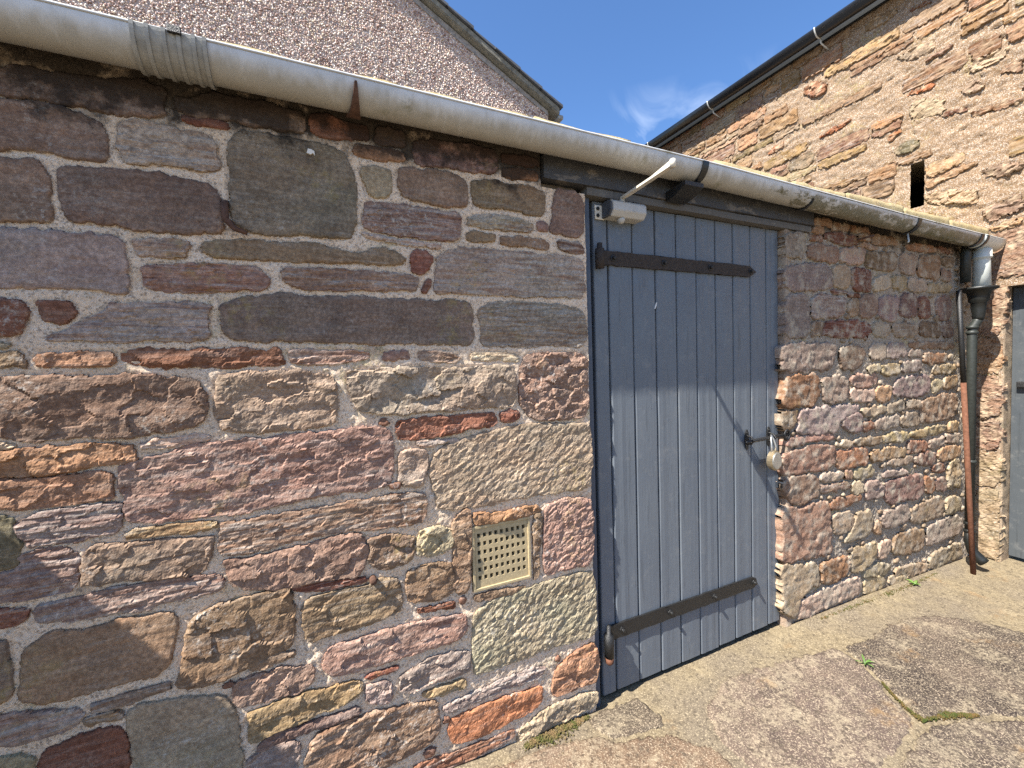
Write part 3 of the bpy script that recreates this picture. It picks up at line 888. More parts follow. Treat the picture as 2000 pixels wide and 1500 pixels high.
RIGHT_STONES = """
ms 2126,1948 2268,1962 2276,1862 2247,1844 2121,1837
os 2355,2047 2501,2057 2496,2023 2355,2021
os 2355,2010 2438,2010 2438,1976 2344,1975
os 2515,2042 2671,2048 2669,2018 2509,2009
os 2698,2042 2858,2050 2869,2025 2698,2016
rs 2453,1994 2742,1991 2730,1943 2453,1950
os 2772,2008 2869,2013 2869,1978 2766,1974
os 2887,2018 3169,2016 3169,1995 2951,1975 2887,1977
rs 2333,1957 2426,1962 2426,1940 2333,1938
bs 2322,1920 2562,1918 2574,1873 2553,1839 2303,1840
ws 2596,1927 2818,1927 2806,1844 2591,1845 2586,1888
bs 2836,1920 2965,1925 3156,1931 3143,1830 2952,1832 2831,1838
gs 3205,1937 3394,1944 3382,1891 3368,1821 3195,1830
bs 3415,1945 3684,1958 3686,1913 3671,1809 3399,1819
bs 3717,1958 3876,1966 3860,1910 3727,1905
os 3277,2007 3616,2011 3617,1982 3278,1976
rs 3656,2018 3857,2015 3843,1992 3657,1989
ks 2747,1955 2935,1958 2935,1945 2760,1937
ms 2116,1797 2505,1818 2510,1690 2119,1674
gs 2523,1809 2577,1827 2670,1817 2675,1717 2612,1705 2523,1716
rs 2689,1805 2746,1819 2894,1811 2871,1699 2714,1701
ws 2918,1784 3092,1802 3093,1730 3007,1713 2905,1710
ts 3116,1802 3265,1803 3259,1721 3117,1731
ws 3291,1791 3490,1800 3514,1735 3370,1718 3292,1732
gs 3541,1779 3863,1788 3779,1736 3534,1732
bs 3696,1879 3843,1872 3844,1819 3698,1810
rl 2510,1693 2646,1682 2624,1675 2521,1681
rl 2651,1682 2769,1676 2769,1664 2663,1673
ms 2119,1654 2315,1656 2315,1440 2127,1437
ml 2340,1657 2632,1659 2622,1557 2417,1543 2340,1538
ts 2665,1644 2760,1655 2745,1556 2666,1558
ps 2777,1677 2913,1688 2955,1657 2937,1560 2765,1553
ms 2986,1677 3185,1677 3173,1596 3147,1535 3012,1544 2960,1578
ps 3211,1693 3370,1704 3395,1665 3389,1566 3198,1570
rs 3415,1686 3554,1684 3557,1561 3425,1559
ps 3633,1695 3780,1709 3844,1679 3829,1566 3670,1555
rl 2458,1516 2554,1530 2870,1522 2897,1481 2847,1440 2444,1447 2433,1464
bs 2340,1521 2446,1516 2415,1452 2334,1446
ws 2920,1523 3073,1516 3088,1461 2921,1447
gl 3119,1526 3413,1521 3402,1448 3128,1447
bs 3442,1531 3674,1534 3693,1448 3443,1448
ps 3730,1543 3866,1545 3868,1440 3732,1440
mb 2097,1410 2549,1407 2540,1328 2505,1275 2287,1269 2096,1271
ps 2582,1393 2793,1391 2832,1343 2749,1262 2583,1274
ws 2881,1399 3032,1404 3047,1319 2882,1309
ms 3058,1404 3248,1403 3279,1330 3059,1313
bs 3304,1410 3887,1399 3870,1370 3320,1373
ms 3305,1357 3432,1356 3449,1319 3306,1321
ob 3477,1339 3782,1334 3783,1287 3494,1271
mb 3217,1289 3433,1290 3450,1239 3217,1232
gb 3003,1279 3190,1281 3191,1224 3004,1217
wb 2856,1276 2979,1279 2979,1246 2856,1243
yb 3593,1255 3909,1262 3911,1207 3594,1203
ob 2132,1246 2387,1249 2409,1156 2359,1090 2233,1088 2093,1096 2109,1172
mb 2427,1209 2510,1231 2611,1233 2665,1184 2665,1094 2453,1094 2427,1155
kb 2685,1217 2751,1229 2966,1229 2953,1180 2915,1160 2689,1171
wb 2686,1154 2915,1142 2927,1078 2690,1085
tb 2950,1155 3106,1148 3106,1082 3014,1065 2944,1092
mb 3131,1162 3230,1204 3564,1199 3566,1096 3425,1071 3144,1084
gb 3595,1157 3716,1168 3735,1110 3610,1085
tb 3747,1175 3930,1185 3932,1111 3749,1103
bb 3463,1048 3936,1071 3948,910 3453,893 3451,987
kb 3280,1053 3438,1050 3438,1006 3293,1002
mb 3073,1043 3241,1054 3253,1003 3062,988
wb 2791,1033 3039,1045 3040,1003 2804,993
kb 2085,1077 2229,1075 2181,983 2085,979
mb 2248,1065 2428,1071 2745,1063 2770,1030 2588,994 2553,929 2206,955 2216,1003
mb 2612,998 2750,1020 2790,984 2790,907 2678,913 2607,963
rb 2806,959 2890,959 2921,923 2830,903
wb 2932,963 3183,972 3190,907 2936,900
gb 3214,964 3382,981 3439,948 3440,894 3219,898
kb 2132,932 2285,935 2529,918 2550,900 2134,897
wb 2546,862 2686,868 2686,843 2546,849
bb 2703,867 2997,866 2997,825 2753,830
tb 3019,865 3289,865 3302,817 3019,817
yb 3325,852 3794,866 3795,820 3341,819
tb 3816,874 3960,873 3962,804 3823,810
kb 2102,871 2485,867 2527,851 2527,736 2083,755
ob 2548,820 2751,818 2862,798 2863,721 2558,729
yb 2886,782 3272,776 3273,710 2897,726
ob 3291,792 3523,790 3541,728 3312,722
mb 3566,779 3743,785 3744,731 3567,726
wb 3788,791 3963,790 3964,725 3789,743
tb 3686,708 3984,709 3986,625 3687,637
pb 3386,687 3531,711 3659,686 3643,624 3391,641
wb 3062,701 3353,703 3366,666 3077,677
ob 3619,615 3800,608 3784,548 3620,570
gb 3828,606 3986,616 3999,421 3828,429
kb 2091,744 2390,714 2390,590 2130,596
wb 2408,720 2610,709 2610,667 2408,676
kb 2630,711 2696,705 2696,655 2630,664
gb 2716,700 2903,696 2903,641 2729,645
kl 2399,653 2684,638 2690,605 2399,616
wb 2704,629 2798,622 2805,553 2711,573
mb 2835,611 2950,608 3020,562 3014,511 2835,504
mb 3021,645 3292,627 3293,596 3021,617
pb 3038,575 3191,581 3465,575 3495,525 3481,432 3094,446 3039,498
ob 3521,553 3628,521 3630,432 3523,448
kb 3656,509 3793,505 3804,431 3674,435
ob 2499,561 2773,552 2799,523 2592,501 2499,502
kb 2092,588 2231,563 2469,565 2492,466 2504,289 2437,276 2128,304 2090,326
gb 2525,473 2675,473 2710,419 2675,370 2580,353 2525,391
gb 2745,448 2881,438 2919,389 2879,301 2609,311 2683,351
tb 2941,361 3004,349 3005,290 2928,305
mb 2998,396 3296,414 3324,387 3325,309 3024,311
gb 3352,382 3720,396 3771,322 3755,257 3353,273
gb 3802,358 3918,364 4009,334 4011,257 3805,250
ob 2409,243 2673,219 2686,139 2580,116 2432,110
gb 2696,252 2832,245 2947,251 2935,136 2755,103 2700,135
wb 2986,237 3102,228 3103,146 2973,129
bb 3157,242 3501,222 3504,76 3129,118
wb 3547,224 3997,227 4054,94 3550,85
gb 3585,22 4003,28 4059,-71 3824,-78 3587,-76
gb 2812,108 3046,99 3104,65 3047,19 2812,60
gb 3160,35 3555,-16 3540,-75 3368,-58 3161,-24
wb 2086,310 2230,262 2378,256 2389,134 2229,106 2210,7 2106,42 2085,114
wb 2212,66 2427,91 2752,83 2802,29 2802,-22 2427,-16 2222,-21
gb 2825,67 3019,27 3048,-46 2826,-42
gb 3073,0 3362,-63 3347,-87 3114,-61
"""
BARN_STONES = """
Ob 397,3332 255,3332 241,3315 269,3286 397,3303
Ob 1027,3314 785,3354 766,3328 862,3298 1027,3297
Ob 516,3064 427,3098 435,3053 516,3024
rb 210,3070 82,3063 62,3017 196,3044
kb 285,3516 146,3532 145,3497 278,3493
Gb 483,2929 426,2981 318,2949 325,2895 418,2880
wb 389,3222 313,3246 183,3164 183,3073 365,3114
wb 470,3636 353,3663 243,3616 250,3557 391,3566
wb 65,3305 15,3333 -128,3323 -129,3282 39,3254
wb 89,3163 64,3218 -18,3177 0,3120 76,3138
Ob 1505,3384 1426,3422 1338,3417 1351,3375 1492,3365
ob 1182,3796 1081,3839 964,3746 985,3659 1081,3681
yb 685,4039 472,4032 472,3964 666,3975
ob 49,3010 -199,2964 -200,2932 36,2960
rb 393,3944 260,3917 281,3907 378,3923
kb -95,3205 -196,3214 -197,3125 -101,3177
tb 287,2746 99,2763 59,2683 242,2643 286,2661
tb 286,2624 8,2669 1,2632 278,2564
kb -6,2594 -148,2583 -205,2542 -205,2493 -31,2523
wb 286,2548 -1,2458 -2,2362 270,2439
kb -21,2320 -151,2359 -207,2346 -208,2256 -65,2211 -9,2281
tb -53,2189 -142,2187 -209,2199 -210,2166 -78,2143
kt -60,2127 -210,2153 -395,2179 -401,1838 -214,1836 -146,1840 -63,1826 -54,1991
kt 29,1790 -88,1769 -151,1778 -160,1442 8,1448
tt 20,1434 -163,1425 -165,1189 18,1182
kt 18,1167 -166,1176 -171,898 15,881
kt 14,862 -162,870 -160,668 12,658
gt 12,643 -170,635 -172,420 10,379
gt 9,364 -173,399 -178,-34 -146,-97 -47,-115 6,13
"""
# ================================================================== GROUND
XB = 4.22                                     # face of the barn wall
_GX = np.array([-60, 0.0, 0.39, 0.96, 2.2, 3.0, 4.09, 60]); _GZ = np.array([0.02, 0.0, -0.005, -0.028, -0.036, -0.066, -0.112, -0.115])


def zg(x, y):
    return np.interp(x, _GX, _GZ) + 0.006 * np.sin(np.asarray(y) * 2.1) * 0.5


def axis(lo, hi, step, far):
    core = np.arange(lo, hi + step / 2, step)
    out = [hi + 0.3 * 1.45 ** k for k in range(40) if 0.3 * 1.45 ** k < far]
    return np.concatenate([[lo - (t - hi) for t in reversed(out)], core, out])


gx, gy = axis(-1.4, 4.7, 0.018, 900), axis(-2.4, 0.12, 0.018, 900)
gu, gv = np.meshgrid(gx, gy)
near = (np.abs(gu - 1.6) < 3.2) & (np.abs(gv + 1.1) < 1.4)
gz = zg(gu, gv) + np.where(near, 0.004 * fbm(gu * 4, gv * 4, 11, 3) + 0.0016 * fbm(gu * 30, gv * 30, 12, 2), 0) - np.where(near, 0.0, 0.01)
gz += np.where(gu > 2.15, 0.016, 0.004) * np.clip(1 + gv / 0.09, 0, 1) ** 2 * (gv < 0.0) * near
ground = link('ground', field_mesh('ground', gu, gv, gz, np.ones(gu.shape, bool), lambda u, v, h: (u, v, h), False), M['ground'])
tag(ground, 'worn yellowish cement yard sloping gently away from the shed', None, None, 'structure')
FLAGS = [
    ((70, 62, 60), [(2.195, -.205), (2.3, -.215), (2.415, -.225), (2.65, -.20), (2.874, -.215), (3.095, -.36), (3.2, -.6), (2.9, -.8), (2.6, -.86), (2.35, -.72), (2.13, -.612), (2.02, -.582), (2.068, -.469), (2.146, -.354)]),
    ((112, 98, 92), [(1.50, -.11), (1.75, -.12), (2.0, -.165), (2.18, -.20), (2.130, -.36), (2.045, -.462), (1.985, -.568), (1.78, -.60), (1.5, -.62), (1.29, -.5), (1.25, -.32), (1.33, -.18)]),
    ((88, 78, 74), [(2.0, -.60), (2.12, -.63), (2.34, -.74), (2.6, -.88), (2.45, -1.25), (1.9, -1.3), (1.42, -1.15), (1.45, -.68), (1.75, -.625)]),
    ((98, 88, 78), [(.89, -.012), (1.02, -.004), (1.15, -.008), (1.155, -.09), (1.144, -.163), (1.02, -.158), (.91, -.125), (.88, -.06)]),
    ((132, 110, 92), [(.30, -.05), (.55, -.05), (.86, -.075), (.93, -.16), (1.12, -.19), (1.22, -.33), (1.24, -.5), (1.0, -.62), (.6, -.66), (.3, -.6)]),
    ((90, 80, 76), [(.25, -.68), (.62, -.70), (1.05, -.66), (1.35, -.66), (1.38, -1.2), (.8, -1.3), (.25, -1.25)]),
    ((84, 76, 74), [(3.3, -.55), (4.0, -.5), (4.1, -1.0), (3.6, -1.25), (2.7, -1.2), (2.66, -.9), (2.95, -.84)]),
    ((100, 88, 80), [(-1.0, -.2), (-.4, -.12), (.2, -.1), (.22, -.62), (-.3, -.7), (-1.0, -.66)]),
]
for i, (c, poly) in enumerate(FLAGS):
    u, v, h, keep = stone_field(np.array(poly), 's', 0.012, 900 + i, 1.3, 0.0, 2.2, 0.012)
    me = field_mesh('flagstone', u, v, h + 0.008, keep, lambda a, b, t: (a, b, zg(a, b) + np.maximum(t, -0.02)), False)
    o = link('flagstone', me, M['flag'], ground)
    o.color = (*[v * 0.52 for v in lin(*c)], 1.0)

# ================================================================== STONE SHED
shed = thing('stone_shed', 'low red sandstone shed with a slab roof and pale mortar joints', 'shed')
on_shed = lambda u, v, h: (u, -h, v)
left, right = parse(LEFT_STONES), parse(RIGHT_STONES)
rng = np.random.default_rng(21)
DOOR = (0.951, 2.137, -1, 1.985); VENT = (0.458, 0.678, 0.578, 0.802); LINTEL = (0.767, 2.331, 1.975, 2.20)
add_stones(shed, left, on_shed, False, 0.0042, M['stone'], 100,
           grow=lambda p: 0.0012 + 0.0048 * float(np.clip((1.35 - p[:, 1].mean()) / 0.25, 0, 1)))
add_stones(shed, right, on_shed, False, 0.0075, M['stone_right'], 400, 0.62, 1.0, 1.8, 0.13, 0.005, 0.0095, False, (1.04, 0.91, 0.78))
fill = courses(-1.19, 0.9, -0.04, 1.99, rng, (0.10, 0.19), (0.20, 0.40), 'pmkpbgdm', 'slbs', left, [VENT])
small = courses(-1.19, 0.9, -0.04, 1.99, rng, (0.045, 0.08), (0.07, 0.17), 'rkmbop', 'lbs', left + fill, [VENT])
fill = fill[:70]
add_stones(shed, fill, on_shed, False, 0.009, M['stone'], 700, grow=0.009)
joined_stones('rubble_infill', shed, small, on_shed, False, 0.009, M['stone'], 800, 0.8, 0.8, lin(138, 116, 106))
fill = fill + small
mort, best, us, vs = mortar_sheet(shed, 'mortar', left + fill, -1.3, 0.951, -0.06, 2.10, 0.0055, on_shed, False, M['mortar'], [DOOR, VENT, LINTEL], 31)
pins = pinnings(best, us, vs, 0.0165, [DOOR, VENT, LINTEL, (-2, 2, 1.95, 3)], rng, 60, 'rkmbo')
joined_stones('pinning_stones', shed, pins, on_shed, False, 0.005, M['stone'], 1500, 0.8, 0.6, lin(128, 96, 80))
mort2, best, us, vs = mortar_sheet(shed, 'mortar', right, 2.137, XB + 0.02, -0.16, 2.10, 0.007, on_shed, False, M['mortar_right'], [DOOR, LINTEL], 35, 1.5, 0.005)
pins = pinnings(best, us, vs, 0.017, [DOOR, LINTEL, (2, 5, 1.97, 3)], rng, 140, 'wgtkb', (0.012, 0.03))
joined_stones('pinning_stones', shed, pins, on_shed, False, 0.0075, M['stone_right'], 1700, 0.7, 0.8, lin(140, 122, 102))
new_box('wall_core', (-1.3, 0.034, -0.2), (0.925, 0.45, 2.09), M['core'], shed)
new_box('wall_core', (2.168, 0.034, -0.3), (XB, 0.45, 2.09), M['core'], shed)
new_box('wall_core', (0.925, 0.15, 1.985), (2.168, 0.45, 2.09), M['core'], shed)
new_box('dark_interior', (0.925, 0.14, -0.2), (2.168, 0.40, 1.98), M['dark'], shed)


def rough_box(name, a, b, res, amp, freq, mat, parent, seed=0, soft=1.0):
    bm = bmesh.new()
    box(bm, a, b)
    n = [max(1, int(round((b[i] - a[i]) / res))) for i in range(3)]
    for ax in range(3):
        if n[ax] > 1:
            for k in range(1, n[ax]):
                co = [0, 0, 0]; co[ax] = a[ax] + (b[ax] - a[ax]) * k / n[ax]
                no = [0, 0, 0]; no[ax] = 1
                bmesh.ops.bisect_plane(bm, geom=bm.verts[:] + bm.edges[:] + bm.faces[:], plane_co=co, plane_no=no)
    c = np.array([(a[i] + b[i]) / 2 for i in range(3)]); hs = np.array([(b[i] - a[i]) / 2 for i in range(3)])
    bm.verts.ensure_lookup_table()
    p = np.array([v.co[:] for v in bm.verts])
    d = [amp * fbm(p[:, (k + 1) % 3] * freq + k * 9.1 + seed, p[:, (k + 2) % 3] * freq + p[:, k] * freq * 0.7, 60 + seed + k, 3) for k in range(3)]
    q = (p - c) / hs
    r = min(hs) * 0.35
    edge = (np.abs(p - c) > hs - r).sum(1)
    for i, v in enumerate(bm.verts):
        off = np.array([d[0][i], d[1][i], d[2][i]])
        if edge[i] >= 2: off = off - np.sign(q[i]) * (np.abs(q[i]) > 0.999) * min(r * 0.22, soft)
        v.co = Vector(p[i] + off)
    o = obj(name, bm, mat, parent, soft > 0.005)
    return o


# timber lintel in two planks, the lower one worn pale
rough_box('lintel', (0.768, -0.014, 2.002), (2.330, 0.14, 2.085), 0.02, 0.003, 7, M['lintel'], shed, 3, 0.001)
rough_box('lintel_batten', (0.955, -0.004, 1.970), (2.325, 0.14, 2.001), 0.02, 0.003, 10, M['batten'], shed, 5, 0.002)
new_box('door_post', (0.924, 0.020, -0.03), (0.982, 0.13, 1.972), M['frame'], shed, 0.003)
new_box('door_post', (2.124, 0.048, -0.04), (2.168, 0.13, 1.972), M['frame'], shed, 0.003)
rough_box('door_jamb', (2.127, 0.003, -0.08), (2.175, 0.06, 1.974), 0.012, 0.006, 22, M['stone_right'], shed, 4).color = (*lin(150, 132, 116), 0.1)
# stone roof slabs: their front edges show above the gutter towards the barn
x = -1.35; k = 0
while x < XB - 0.02:
    w = random.uniform(0.42, 0.66)
    x1 = min(x + w, XB - 0.006)
    if XB - x1 < 0.2: x1 = XB - 0.006
    zt = random.uniform(-0.006, 0.006)
    o = rough_box('roof_slab', (x + 0.004, -0.052, 2.112 + zt), (x1 - 0.004, 0.55, 2.182 + zt), 0.022 if x > 1.8 else 0.05, 0.006, 14, M['slab'], shed, k)
    o.color = (*lin(160, 145, 112), 0.1)
    x = x1; k += 1
bm = bmesh.new(); prism(bm, [(0.5, 2.10), (2.1, 2.72), (2.1, 2.80), (0.5, 2.185)], 'x', -1.35, XB - 0.01)
obj('roof_deck', bm, M['slate'], shed)
# old iron in the masonry
bm = bmesh.new(); tube(bm, [(-0.191, 0.02, 1.80), (-0.191, -0.016, 1.785), (-0.190, -0.018, 1.745), (-0.170, -0.020, 1.722), (-0.143, -0.024, 1.712)], [0.009, 0.009, 0.009, 0.008, 0.006], 8)
obj('iron_hook', bm, M['rust_dark'], shed, True)
bm = bmesh.new(); tube(bm, [(0.135, 0.02, 0.703), (0.135, -0.02, 0.703), (0.135, -0.024, 0.703)], [0.011, 0.011, 0.008], 10)
obj('iron_peg', bm, M['rust_dark'], shed, True)
bm = bmesh.new(); tube(bm, [(2.72, 0.01, 1.968), (2.78, -0.06, 1.985)], 0.006, 8)
obj('iron_spike', bm, M['rust_dark'], shed, True)
bm = bmesh.new(); tube(bm, [(3.93, -0.035, 2.03), (3.93, -0.035, 1.99), (3.93, -0.035, 1.80)], [0.02, 0.026, 0.026], 12)
obj('pipe_stub', bm, M['pipe'], shed, True)
bm = bmesh.new()
prism(bm, [(0.010, 1.955), (0.014, 1.967), (0.022, 1.966), (0.030, 1.962), (0.031, 1.951), (0.026, 1.957), (0.020, 1.952)], 'y', -0.0075, -0.0015)
obj('white_splash', bm, M['white'], shed)

# unseen wall added left of the picture to shade the shed wall's foot
caster = thing('shade_caster', 'unseen stand-in wall added at the far left to shade the foot of the shed wall', 'wall')
rough_box('caster_body', (-1.62, -0.62, -0.05), (-1.2, -0.012, 1.70), 0.09, 0.006, 5, M['core'], caster, 8)
rough_box('caster_top', (-1.64, -0.64, 1.704), (-1.2, -0.012, 1.765), 0.09, 0.004, 6, M['core'], caster, 9)

# ================================================================== PLANK DOOR
door = thing('plank_door', 'blue-grey painted plank door with two long strap hinges', 'door')
EDGES = [1.004, 1.075, 1.196, 1.318, 1.435, 1.554, 1.675, 1.79, 1.909, 2.025, 2.118]
LEAF = 0.032


def bevel_board(x0, x1, y0, y1, z0, z1, sd):
    """a plank with rounded long edges, a slight cup and rough sawn ends"""
    bm = bmesh.new()
    r = 0.0055
    prof = [(x0, y1), (x0, y0 + r), (x0 + r * 0.35, y0 + r * 0.35), (x0 + r, y0)]
    for k in range(1, 5): prof.append((x0 + r + (x1 - x0 - 2 * r) * k / 5, y0 - 0.0006 * math.sin(math.pi * k / 5) * random.choice((-1, 1))))
    prof += [(x1 - r, y0), (x1 - r * 0.35, y0 + r * 0.35), (x1, y0 + r), (x1, y1)]
    zs = np.linspace(z0, z1, 26)
    rings = []
    for z in zs:
        j = 0.0011 * noise2(z * 2.2, sd * 3.3, 5); e = 0.0009 * noise2(z * 9, sd * 1.7, 6)
        rings.append([bm.verts.new((p[0] + e, p[1] + j, z)) for p in prof])
    for a, b in zip(rings, rings[1:]):
        for k in range(len(prof) - 1): bm.faces.new((a[k], a[k + 1], b[k + 1], b[k]))
        bm.faces.new((a[-1], a[0], b[0], b[-1]))
    bm.faces.new(list(reversed(rings[0]))); bm.faces.new(rings[-1])
    return bm


for i, (a, b) in enumerate(zip(EDGES, EDGES[1:])):
    d = random.uniform(-0.0012, 0.0012)
    obj('board', bevel_board(a + 0.0026, b - 0.0026, LEAF + d, LEAF + 0.022, -0.006 + random.uniform(-0.004, 0.004), 1.966, i), M['door'], door)
new_box('ledge', (1.01, LEAF + 0.024, 0.10), (2.11, LEAF + 0.05, 1.90), M['frame'], door)
bm = bmesh.new()
prism(bm, [(1.306, 1.561), (1.309, 1.566), (1.313, 1.577), (1.318, 1.588), (1.321, 1.588), (1.318, 1.576), (1.311, 1.562)], 'y', LEAF - 0.003, LEAF + 0.002)
obj('paint_chip', bm, M['white'], door)


def strap(z, mat, knuckle, tip, tipx, bolts, boltmat, h0, h1):
    bm = bmesh.new()
    n = 30; top, bot = [], []
    for k in range(n + 1):
        t = k / n; x = 1.03 + (1.888 - 1.03) * t
        hh = h0 + (h1 - h0) * t + 0.0012 * math.sin(k * 2.7) + 0.0008 * math.sin(k * 5.1)
        top.append((x, z + hh)); bot.append((x, z - hh + 0.0008 * math.sin(k * 3.9)))
    pts = bot + tip + list(reversed(top))
    prism(bm, pts, 'y', LEAF - 0.011, LEAF - 0.0015)
    bmesh.ops.triangulate(bm, faces=[f for f in bm.faces if len(f.verts) > 4])
    s = obj('strap_hinge', bm, mat, door)
    bm = bmesh.new(); tube(bm, knuckle[0], knuckle[1], 14); obj('knuckle', bm, mat, s, True)
    for bx in bolts:
        bm = bmesh.new()
        tube(bm, [(bx, LEAF - 0.009, z), (bx, LEAF - 0.014, z), (bx, LEAF - 0.015, z)], [0.014, 0.014, 0.010], 6)
        tube(bm, [(bx, LEAF - 0.013, z), (bx, LEAF - 0.024, z), (bx, LEAF - 0.026, z)], [0.0075, 0.0075, 0.005], 10)
        obj('bolt', bm, boltmat, s)
    return s


s = strap(1.752, M['iron_brown'], ([(1.018, 0.010, 1.706), (1.018, 0.010, 1.780), (1.018, 0.010, 1.782), (1.018, 0.010, 1.802)], [0.017, 0.017, 0.011, 0.010]),
          [(1.893, 1.727), (1.897, 1.731), (1.938, 1.752), (1.897, 1.774), (1.892, 1.779)], 1.938, (1.090, 1.354, 1.626, 1.895), M['iron_black'], 0.028, 0.0255)
s['label'] = 'brown rusted upper strap hinge with a pointed tip'
s = strap(0.248, M['iron_black'], ([(1.016, 0.002, 0.172), (1.016, 0.002, 0.262), (1.016, 0.002, 0.266), (1.016, 0.002, 0.300)], [0.0185, 0.0185, 0.009, 0.008]),
          [(1.905, 0.222), (1.922, 0.232), (1.926, 0.248), (1.920, 0.264), (1.903, 0.273)], 1.926, (1.098, 1.361, 1.632, 1.904), M['iron_black'], 0.030, 0.027)
s['label'] = 'black painted lower strap hinge with a rusty pin foot'
bm = bmesh.new(); tube(bm, [(1.016, 0.002, 0.172), (1.016, 0.002, 0.150), (1.016, 0.002, 0.142)], [0.0175, 0.0165, 0.010], 14); obj('pin_foot', bm, M['rust'], s, True)

slide = None
bm = bmesh.new(); tube(bm, [(1.832, 0.004, 0.946), (1.842, 0.004, 0.947), (2.02, 0.004, 0.953), (2.150, 0.004, 0.957)], [0.005, 0.0085, 0.0085, 0.008], 10)
slide = obj('sliding_bolt', bm, M['iron_black'], door, True)
for sx in (1.870, 2.030):
    bm = bmesh.new()
    pts = [(sx + 0.013 * math.cos(t), 0.952 + 0.05 * math.sin(t)) for t in np.linspace(0, 2 * math.pi, 17)[:-1]]
    prism(bm, pts, 'y', LEAF - 0.006, LEAF - 0.001)
    tube(bm, [(sx, LEAF - 0.004, 0.972), (sx, 0.004, 0.968), (sx, -0.008, 0.952), (sx, 0.004, 0.936), (sx, LEAF - 0.004, 0.932)], 0.0045, 8)
    tube(bm, [(sx, LEAF - 0.004, 0.985), (sx, LEAF - 0.010, 0.985)], 0.006, 8)
    obj('staple', bm, M['iron_black'], slide)
bm = bmesh.new(); tube(bm, [(2.128 + 0.020 * math.cos(t), 0.0, 0.955 + 0.024 * math.sin(t)) for t in np.linspace(0, 2 * math.pi, 15)], 0.006, 8, False)
tube(bm, [(2.15, 0.03, 0.955), (2.145, 0.0, 0.955)], 0.008, 8)
obj('keeper_eye', bm, M['iron_black'], slide, True)

lock = thing('padlock', 'round steel padlock with brass edge hanging from the sliding bolt', 'padlock')
bm = bmesh.new()
prof = [(0.0, -0.013), (0.018, -0.013), (0.028, -0.010), (0.031, 0.0), (0.028, 0.010), (0.018, 0.013), (0.0, 0.013)]
for rad, y0, y1, m_, nm in ((0.040, -0.032, -0.006, 'brass', 'edge_band'), (0.034, -0.037, -0.001, 'steel', 'lock_body')):
    bm = bmesh.new()
    outl = [(2.000 + rad * math.cos(t) * (1.0 - 0.10 * math.sin(t)), 0.846 + rad * 1.22 * math.sin(t)) for t in np.linspace(0, 2 * math.pi, 25)[:-1]]
    prism(bm, outl, 'y', y0, y1)
    bmesh.ops.bevel(bm, geom=[e for e in bm.edges if abs(e.verts[0].co.y - e.verts[1].co.y) < 1e-6], offset=0.003, segments=2, affect='EDGES')
    obj(nm, bm, M[m_], lock, False)
bm = bmesh.new(); tube(bm, [(1.985, -0.017, 0.86), (1.985, -0.017, 0.915), (1.990, -0.012, 0.945), (2.000, -0.004, 0.966), (2.010, -0.010, 0.945), (2.015, -0.017, 0.915), (2.015, -0.017, 0.86)], 0.0045, 10)
obj('shackle', bm, M['steel'], lock, True)

clo = thing('door_closer', 'silver door closer with a folded cream arm at the top of the door', 'door closer')
bm = bmesh.new()
sec = [(LEAF - 0.001, 1.900), (LEAF - 0.001, 1.962), (-0.020, 1.962), (-0.034, 1.950), (-0.036, 1.920), (-0.020, 1.900)]
prism(bm, sec, 'x', 1.052, 1.214)
bmesh.ops.bevel(bm, geom=bm.edges[:], offset=0.002, segments=2, affect='EDGES')
body = obj('body', bm, M['closer'], clo)
bm = bmesh.new(); prism(bm, [(y + (0.002 if y < 0 else 0), z) for y, z in [(LEAF - 0.001, 1.902), (LEAF - 0.001, 1.960), (-0.018, 1.960), (-0.031, 1.949), (-0.033, 1.921), (-0.018, 1.902)]], 'x', 1.044, 1.053)
obj('end_cap', bm, M['closer_end'], body)
new_box('mounting_plate', (1.012, LEAF - 0.006, 1.898), (1.056, LEAF - 0.001, 1.952), M['arm'], body, 0.001, 1)
for z in (1.912, 1.938):
    bm = bmesh.new(); tube(bm, [(1.024, LEAF - 0.005, z), (1.024, LEAF - 0.010, z)], 0.007, 10); obj('screw', bm, M['iron_black'], body)
bm = bmesh.new(); lathe(bm, [(0.016, 1.901), (0.016, 1.893), (0.012, 1.885), (0.006, 1.880)], 1.112, -0.004, 16); obj('valve_knob', bm, M['closer'], body, True)
bm = bmesh.new(); lathe(bm, [(0.010, 1.960), (0.010, 1.982)], 1.118, -0.006, 12); obj('spindle', bm, M['closer'], body, True)


def flat_bar(p, q, w, t):
    p, q = Vector(p), Vector(q); d = (q - p).normalized(); s_ = Vector((0, 0, 1)).cross(d).normalized() * w / 2
    bm = bmesh.new(); n = 8
    pts = [q + s_ * math.cos(a) + d * math.sin(a) * w / 2 for a in np.linspace(0, math.pi, n)] + [p - s_ * math.cos(a) - d * math.sin(a) * w / 2 for a in np.linspace(0, math.pi, n)]
    prism(bm, [(a.x, a.y) for a in pts], 'z', p.z, p.z + t)
    return bm


obj('main_arm', flat_bar((1.118, -0.006, 1.974), (1.090, -0.292, 1.970), 0.019, 0.008), M['arm'], clo)
obj('folded_arm', flat_bar((1.122, -0.150, 1.985), (1.090, -0.292, 1.985), 0.019, 0.007), M['arm'], clo)
bm = bmesh.new(); lathe(bm, [(0.010, 1.970), (0.010, 1.994), (0.007, 1.997)], 1.090, -0.292, 14); obj('elbow_pin', bm, M['arm'], clo, True)

